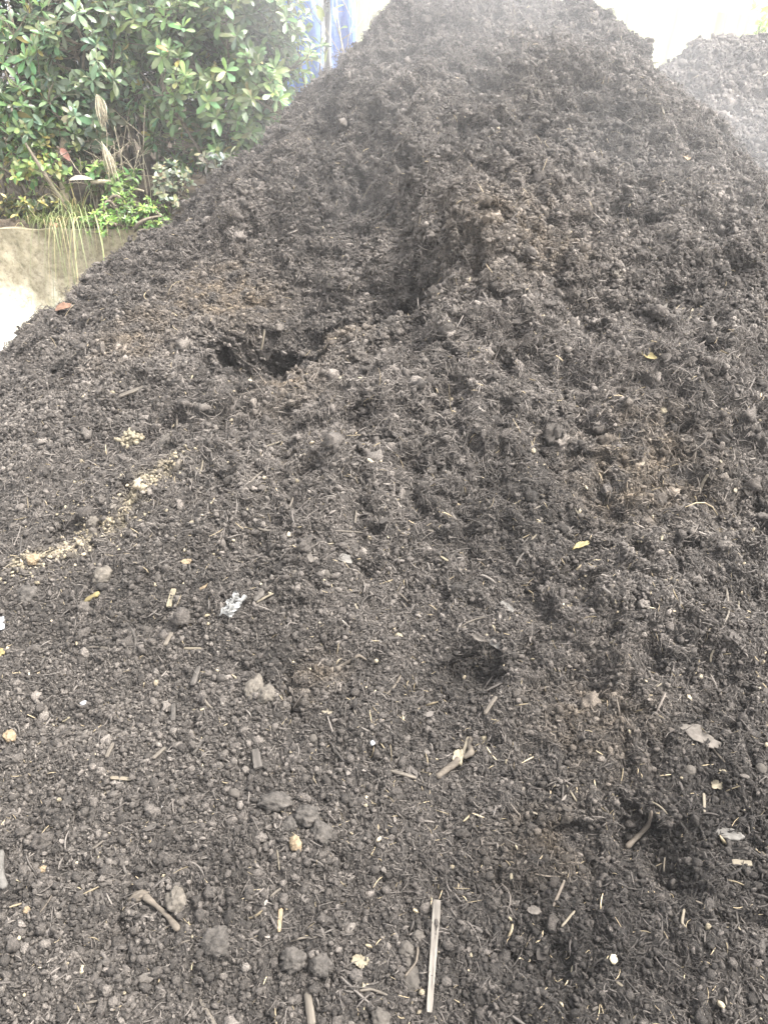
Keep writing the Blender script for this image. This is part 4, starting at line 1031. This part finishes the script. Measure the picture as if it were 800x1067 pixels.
# drooping dry plumes
def plume(px0, px1, y, label):
    a = W(*px0, y); b = W(*px1, y); parts = []
    for k in range(26):
        e = b + np.array([rng.normal() * .022, rng.normal() * .02, rng.normal() * .03]); m_ = a * .5 + e * .5 + np.array([rng.normal() * .02, -.02, .03])
        t = np.linspace(0, 1, 7)[:, None]; pts = a * (1 - t) ** 2 + 2 * m_ * t * (1 - t) + e * t ** 2
        wv = np.array([.0015, .002, .003, .004, .004, .003, .0015]); parts.append(loft(pts - a, wv, wv * .6, 5))
    V, F = join(parts)
    o = obj('dry_plume', mesh_arrays('dry_plume', V, F, True), M['drystem'], None, a, label, 'dry plume'); return o
plume((101, 98), (110, 128), 5.95, 'straw-coloured drooping plume high in the dark gap')
plume((108, 150), (120, 185), 5.9, 'straw-coloured drooping plume low in the dark gap')

# thin dead stems in the gap
parts = []; root = np.array([W(120, 185, 6.2)[0], 6.2, .84])
for k in range(26):
    x0 = rng.normal() * .12; h = rng.uniform(.35, .75); l = rng.normal() * .12
    t = np.linspace(0, 1, 8); pts = np.stack([x0 + l * t ** 2 + .02 * perlin(t * 3 + k, t * 0 + .3, 3), rng.normal() * .08 + 0 * t - .1 * t * rng.random(), h * t], -1)
    parts.append(loft(pts, np.linspace(.0045, .002, 8), np.linspace(.0045, .002, 8), 5))
    for q in range(3):
        i = rng.integers(3, 7); e = pts[i] + np.array([rng.normal() * .09, rng.normal() * .05, rng.uniform(.0, .12)])
        parts.append(loft(np.stack([pts[i], (pts[i] + e) / 2 + (0, 0, .01), e]), [.0025, .002, .0015], [.0025, .002, .0015], 4))
V, F = join(parts)
obj('dry_weed', mesh_arrays('dry_weed', V, F, True), M['drystem'], None, root, 'clump of thin dead stems standing in the dark gap between the shrubs', 'weed')
# thin grey trunk at the left and a fallen bough on the bank
a = W(62, 205, 6.1); a[2] = .8; bt = W(66, 120, 6.1)
t = np.linspace(0, 1, 10)[:, None]; pts = (bt - a) * t + np.array([.015, 0, 0]) * np.sin(t * 9)
V, F = loft(pts, np.linspace(.03, .022, 10), np.linspace(.03, .022, 10), 10)
trk = obj('sapling', None, None, None, a, 'thin grey sapling trunk standing left of the dark gap', 'sapling')
obj('trunk', mesh_arrays('trunk', V, F, True), M['drystem'], trk)
P_ = []; D_ = []
for k in range(40):
    P_.append(pts[-1] + rng.normal(size=3) * np.array([.12, .1, .08])); D_.append(rng.normal(size=3) + np.array([0, -.5, .2]))
P_ = np.array(P_); V, F, T = leaves(P_, np.array(D_), np.tile([0, 0, 1.], (40, 1)) + .2 * rng.normal(size=(40, 3)), np.full(40, .09), np.full(40, .035), np.array([.09, .13, .05]) * np.exp(.2 * rng.normal(size=(40, 3))))
obj('foliage', mesh_arrays('foliage', V, F, True, {'tint': T}), M['leaf'], trk)
a = W(95, 190, 5.95); e = W(150, 197, 6.0); t = np.linspace(0, 1, 9)[:, None]
pts = (e - a) * t + np.array([0, 0, .02]) * np.sin(t * 4); V, F = loft(pts, np.linspace(.016, .008, 9), np.linspace(.016, .008, 9), 8)
obj('fallen_branch', mesh_arrays('fallen_branch', V, F, True), M['drystem'], None, a, 'pale fallen branch lying on the bank under the dark gap', 'branch')
# a withered pale broad leaf hooked over the grass, and red dead leaf on the wall top
def single_leaf(name, px, y, L, w, c, d, label):
    p = W(*px, y); V, F, T = leaves(np.zeros((1, 3)), np.array([d], float), np.array([[0, -.5, .8]]), np.array([L]), np.array([w]), np.array([c]), 'oval', .5)
    obj(name, mesh_arrays(name, V, F, True, {'tint': T}), M['leaf'], None, p, label, 'leaf')
single_leaf('dead_leaf', (72, 188), 5.9, .15, .05, (.36, .34, .28), (.9, -.1, .35), 'pale withered strap leaf in the grass above the wall')
single_leaf('dead_leaf', (51, 233), 5.78, .10, .035, (.34, .10, .06), (1, -.1, .05), 'red dead leaf lying on the wall top')
single_leaf('dead_leaf', (62, 154), 6.0, .10, .05, (.40, .18, .13), (.6, -.3, -.5), 'pinkish dead leaf hanging left of the dark gap')
single_leaf('dead_leaf', (163, 48), 5.95, .08, .035, (.36, .15, .07), (.9, -.2, -.2), 'orange dying leaf in the top of the large shrub')

# ------------------------------------------------------------------ blue tarpaulin and bare saplings by the ridge
m, nt, b = new_mat('blue_tarp')
n1 = noise_node(nt, 6, 6, .75); r1 = ramp(nt, n1.outputs[0], [(.38, (.07, .15, .46)), (.55, (.13, .23, .56)), (.70, (.38, .46, .60))])
nt.links.new(r1.outputs[0], b.inputs['Base Color']); b.inputs['Roughness'].default_value = .4
M['tarp'] = m
M['greysheet'] = plain_mat('grey_sheet', (.30, .30, .29), .6, .25, 8, .01, .3)
def sheet(name, x0, x1, y, z0, z1, mat, label, seed, amp=.05):
    g, h = 60, 70; u, v = np.meshgrid(np.linspace(0, 1, g), np.linspace(0, 1, h))
    fold = 1.6 * amp * perlin(u * 3.2 + .5 * v, v * .8, seed) + amp * .8 * (.5 - np.abs(perlin(u * 3 + v, v * 3, seed + 1))) + amp * .35 * (.5 - np.abs(perlin(u * 8, v * 7 + u * 3, seed + 2)))
    X = x0 + (x1 - x0) * u - (x0 + x1) / 2 + .02 * perlin(u * 3, v * 4, seed + 4); Z = (z1 - z0) * v + .03 * perlin(u * 4, v * 0 + .5, seed + 3) * v; Y = fold
    T = np.stack([X, Y, Z], -1).reshape(-1, 3); f = grid_faces(h, g); nv = len(T)
    bd = np.concatenate([np.arange(g), np.arange(1, h) * g + g - 1, (g * h - 2 - np.arange(g - 1)), np.arange(h - 2, 0, -1) * g]); b2 = np.roll(bd, -1)
    V = np.concatenate([T, T + np.array([0, .004, 0])])
    return obj(name, mesh_arrays(name, V, np.concatenate([f, f[:, ::-1] + nv, np.stack([bd, bd + nv, b2 + nv, b2], -1).astype(np.int32)]), True), mat, None, ((x0 + x1) / 2, y, z0), label, 'tarpaulin')
ya = 7.2
xl = W(290, 60, ya)[0]; xm = W(337, 60, ya)[0]; xr = W(372, 40, ya)[0]
sheet('tarpaulin', xl, xm, ya, .85, 2.45, M['tarp'], 'creased blue tarpaulin hanging partly behind the shrub leaves', 3)
sheet('grey_sheet', xm - .02, W(351, 40, ya)[0], ya + .10, .85, 2.4, M['greysheet'], 'grey sheet hanging between the two blue tarpaulins', 5)
sheet('tarpaulin', W(346, 40, ya)[0], xr, ya - .12, .85, 2.4, M['tarp'], 'creased blue tarpaulin beside the heap ridge, right of the grey sheet', 9)

def bare(name, px, y, h, n, label, lean, mat, thick=.012, fan=.25):
    r = W(*px, y); r[2] = .9 if r[0] < .2 else .0; h = h + (0 if r[0] < .2 else .9); parts = []
    t = obj(name, None, None, None, r, label, 'sapling')
    for k in range(n):
        l = lean + fan * rng.normal(); hh = h * rng.uniform(.7, 1.1); tt = np.linspace(0, 1, 10)
        pts = np.stack([.03 * rng.normal() + l * tt ** 1.4 * hh + .03 * perlin(tt * 4 + k * 7, tt * 0 + .2, 4), .05 * rng.normal() + .1 * rng.normal() * tt, hh * tt], -1)
        w = np.linspace(thick, .0035, 10) * rng.uniform(.6, 1.2); parts.append(loft(pts, w, w, 6))
        for q in range(6):
            i = rng.integers(3, 9); e = pts[i] + np.array([rng.normal() * .16, rng.normal() * .1, rng.uniform(.05, .3)]); mm = (pts[i] + e) / 2 + np.array([rng.normal() * .02, 0, .02])
            parts.append(loft(np.stack([pts[i], mm, e]), [.004, .003, .002], [.004, .003, .002], 4))
    V, F = join(parts); obj('stems', mesh_arrays('stems', V, F, True), M[mat], t)
    return t
s1 = bare('bare_sapling', (333, 95), 6.7, 1.55, 3, 'bare grey-brown sapling in front of the blue tarpaulin', -.04, 'stem', .016, .06)
tips = np.array([[rng.normal() * .16, rng.normal() * .1, rng.uniform(.6, 1.4)] for _ in range(26)])
V, F, T = leaves(tips, rng.normal(size=(26, 3)), np.tile([0, 0, 1.], (26, 1)) + .3 * rng.normal(size=(26, 3)), np.full(26, .09), np.full(26, .045), np.array([.16, .21, .09]) * np.exp(.25 * rng.normal(size=(26, 3))), 'oval')
obj('foliage', mesh_arrays('foliage', V, F, True, {'tint': T}), M['leaf'], s1)
bare('bare_sapling', (372, 60), 7.0, 1.5, 7, 'whitish bare twiggy sapling above the left ridge of the heap', .12, 'drystem', .010, .22)

# sunlit hedge above the far wall and a small bright bush at the right edge
c = np.array([7.2, 13.0, 2.5])
shrub('hedge_bush', (7.2, 13.0, 0), [((6.3, 12.6, 2.0), (1.6, .7, 1.4), .5), ((9.0, 12.6, 2.2), (1.8, .7, 1.4), .5)], 520, .17, .5, (.30, .36, .05), 'yellow-green sunlit hedge rising behind the far wall at the top right', per=6, shape='oval', stems=16, yellow=.1)
c = W(806, 50, 8.4)
shrub('bright_bush', (c[0] + .1, 8.5, 0), [(c, (.24, .3, .28), .6), ((c[0] + .15, 8.5, 1.1), (.4, .35, .6), .4)], 170, .08, .5, (.16, .27, .06), 'small bright green bush at the right edge behind the lower heap', per=6, shape='oval', stems=10)

# ------------------------------------------------------------------ steamy air
m = bpy.data.materials.new('haze'); m.use_nodes = True; nt = m.node_tree
for q in list(nt.nodes):
    if q.type == 'BSDF_PRINCIPLED': nt.nodes.remove(q)
pv_ = N(nt, 'ShaderNodeVolumePrincipled'); pv_.inputs['Color'].default_value = (.98, .98, .985, 1); pv_.inputs['Density'].default_value = HAZE; pv_.inputs['Anisotropy'].default_value = .2
nt.links.new(pv_.outputs[0], [q for q in nt.nodes if q.type == 'OUTPUT_MATERIAL'][0].inputs['Volume'])
import bmesh
bm = bmesh.new(); bmesh.ops.create_cube(bm, size=1); me = bpy.data.meshes.new('haze'); bm.to_mesh(me); bm.free()
hz = obj('haze', me, m, None, (0, 0, 1.8), 'thin steam filling the air around the heaps', 'haze', kind='stuff'); hz.scale = (64, 64, 5.6)

# a thicker drift of steam rising behind and over the ridge
m = bpy.data.materials.new('steam'); m.use_nodes = True; nt = m.node_tree
for q in list(nt.nodes):
    if q.type == 'BSDF_PRINCIPLED': nt.nodes.remove(q)
tc = N(nt, 'ShaderNodeTexCoord'); ln = N(nt, 'ShaderNodeVectorMath', operation='LENGTH'); nt.links.new(tc.outputs['Object'], ln.inputs[0])
mr = N(nt, 'ShaderNodeMapRange', interpolation_type='SMOOTHSTEP'); mr.inputs['From Min'].default_value = 1.0; mr.inputs['From Max'].default_value = .25; nt.links.new(ln.outputs['Value'], mr.inputs['Value'])
ns = N(nt, 'ShaderNodeTexNoise'); ns.inputs['Scale'].default_value = 2.6; ns.inputs['Detail'].default_value = 3; nt.links.new(tc.outputs['Object'], ns.inputs['Vector'])
mn = N(nt, 'ShaderNodeMapRange'); mn.inputs['From Min'].default_value = .35; mn.inputs['From Max'].default_value = .7; mn.inputs['To Min'].default_value = .03; mn.inputs['To Max'].default_value = 1.0; nt.links.new(ns.outputs[0], mn.inputs['Value'])
mm = N(nt, 'ShaderNodeMath', operation='MULTIPLY'); nt.links.new(mr.outputs[0], mm.inputs[0]); nt.links.new(mn.outputs[0], mm.inputs[1])
m2 = N(nt, 'ShaderNodeMath', operation='MULTIPLY'); m2.inputs[1].default_value = STEAM; nt.links.new(mm.outputs[0], m2.inputs[0])
pv2 = N(nt, 'ShaderNodeVolumePrincipled'); pv2.inputs['Color'].default_value = (.98, .98, .985, 1); nt.links.new(m2.outputs[0], pv2.inputs['Density'])
nt.links.new(pv2.outputs[0], [q for q in nt.nodes if q.type == 'OUTPUT_MATERIAL'][0].inputs['Volume'])
v, f = ICO[4]
st = obj('steam', mesh_arrays('steam', v, f), m, None, (.85, 3.75, 2.05), 'white steam drifting behind and over the ridge of the heap', 'steam', kind='stuff'); st.scale = (2.4, 1.5, 1.75)

# ------------------------------------------------------------------ light, sky, camera
SUN_EL, SUN_AZ = R(60), R(105)         # azimuth measured from +Y towards +X
w = bpy.data.worlds.new('World'); scene.world = w; w.use_nodes = True; nt = w.node_tree
bg = nt.nodes['Background']; sky = N(nt, 'ShaderNodeTexSky', sky_type='NISHITA'); sky.sun_disc = False
sky.sun_elevation = SUN_EL; sky.sun_rotation = SUN_AZ; sky.air_density = 1.0; sky.dust_density = 5.0; sky.ozone_density = .6
hs = N(nt, 'ShaderNodeHueSaturation'); hs.inputs['Saturation'].default_value = .25       # overcast: the blue is washed out by cloud
nt.links.new(sky.outputs[0], hs.inputs['Color']); nt.links.new(hs.outputs[0], bg.inputs['Color']); bg.inputs['Strength'].default_value = .12
sl = bpy.data.lights.new('sun', 'SUN'); sl.energy = SUN; sl.angle = R(10); sl.color = (1, .965, .91)
so = bpy.data.objects.new('sun', sl); col.objects.link(so)
dv = Vector((math.sin(SUN_AZ) * math.cos(SUN_EL), math.cos(SUN_AZ) * math.cos(SUN_EL), math.sin(SUN_EL)))
so.rotation_euler = dv.to_track_quat('Z', 'Y').to_euler(); so.location = (3, 3, 9)

cam = bpy.data.cameras.new('camera'); cam.sensor_fit = 'VERTICAL'; cam.sensor_height = 24.0; cam.lens = 12.0 / math.tan(R(32.0)); cam.clip_start = .02; cam.clip_end = 300
co = bpy.data.objects.new('camera', cam); col.objects.link(co); co.location = (0, 0, CAMZ); co.rotation_euler = (R(90) - PITCH, 0, 0)
scene.camera = co
vs = scene.view_settings; vs.view_transform = 'Standard'; vs.look = 'None'; vs.gamma = 1; vs.exposure = EXPO; vs.use_curve_mapping = False
scene.cycles.use_denoising = True
scene.cycles.max_bounces = 8; scene.cycles.volume_bounces = 1; scene.cycles.transparent_max_bounces = 8
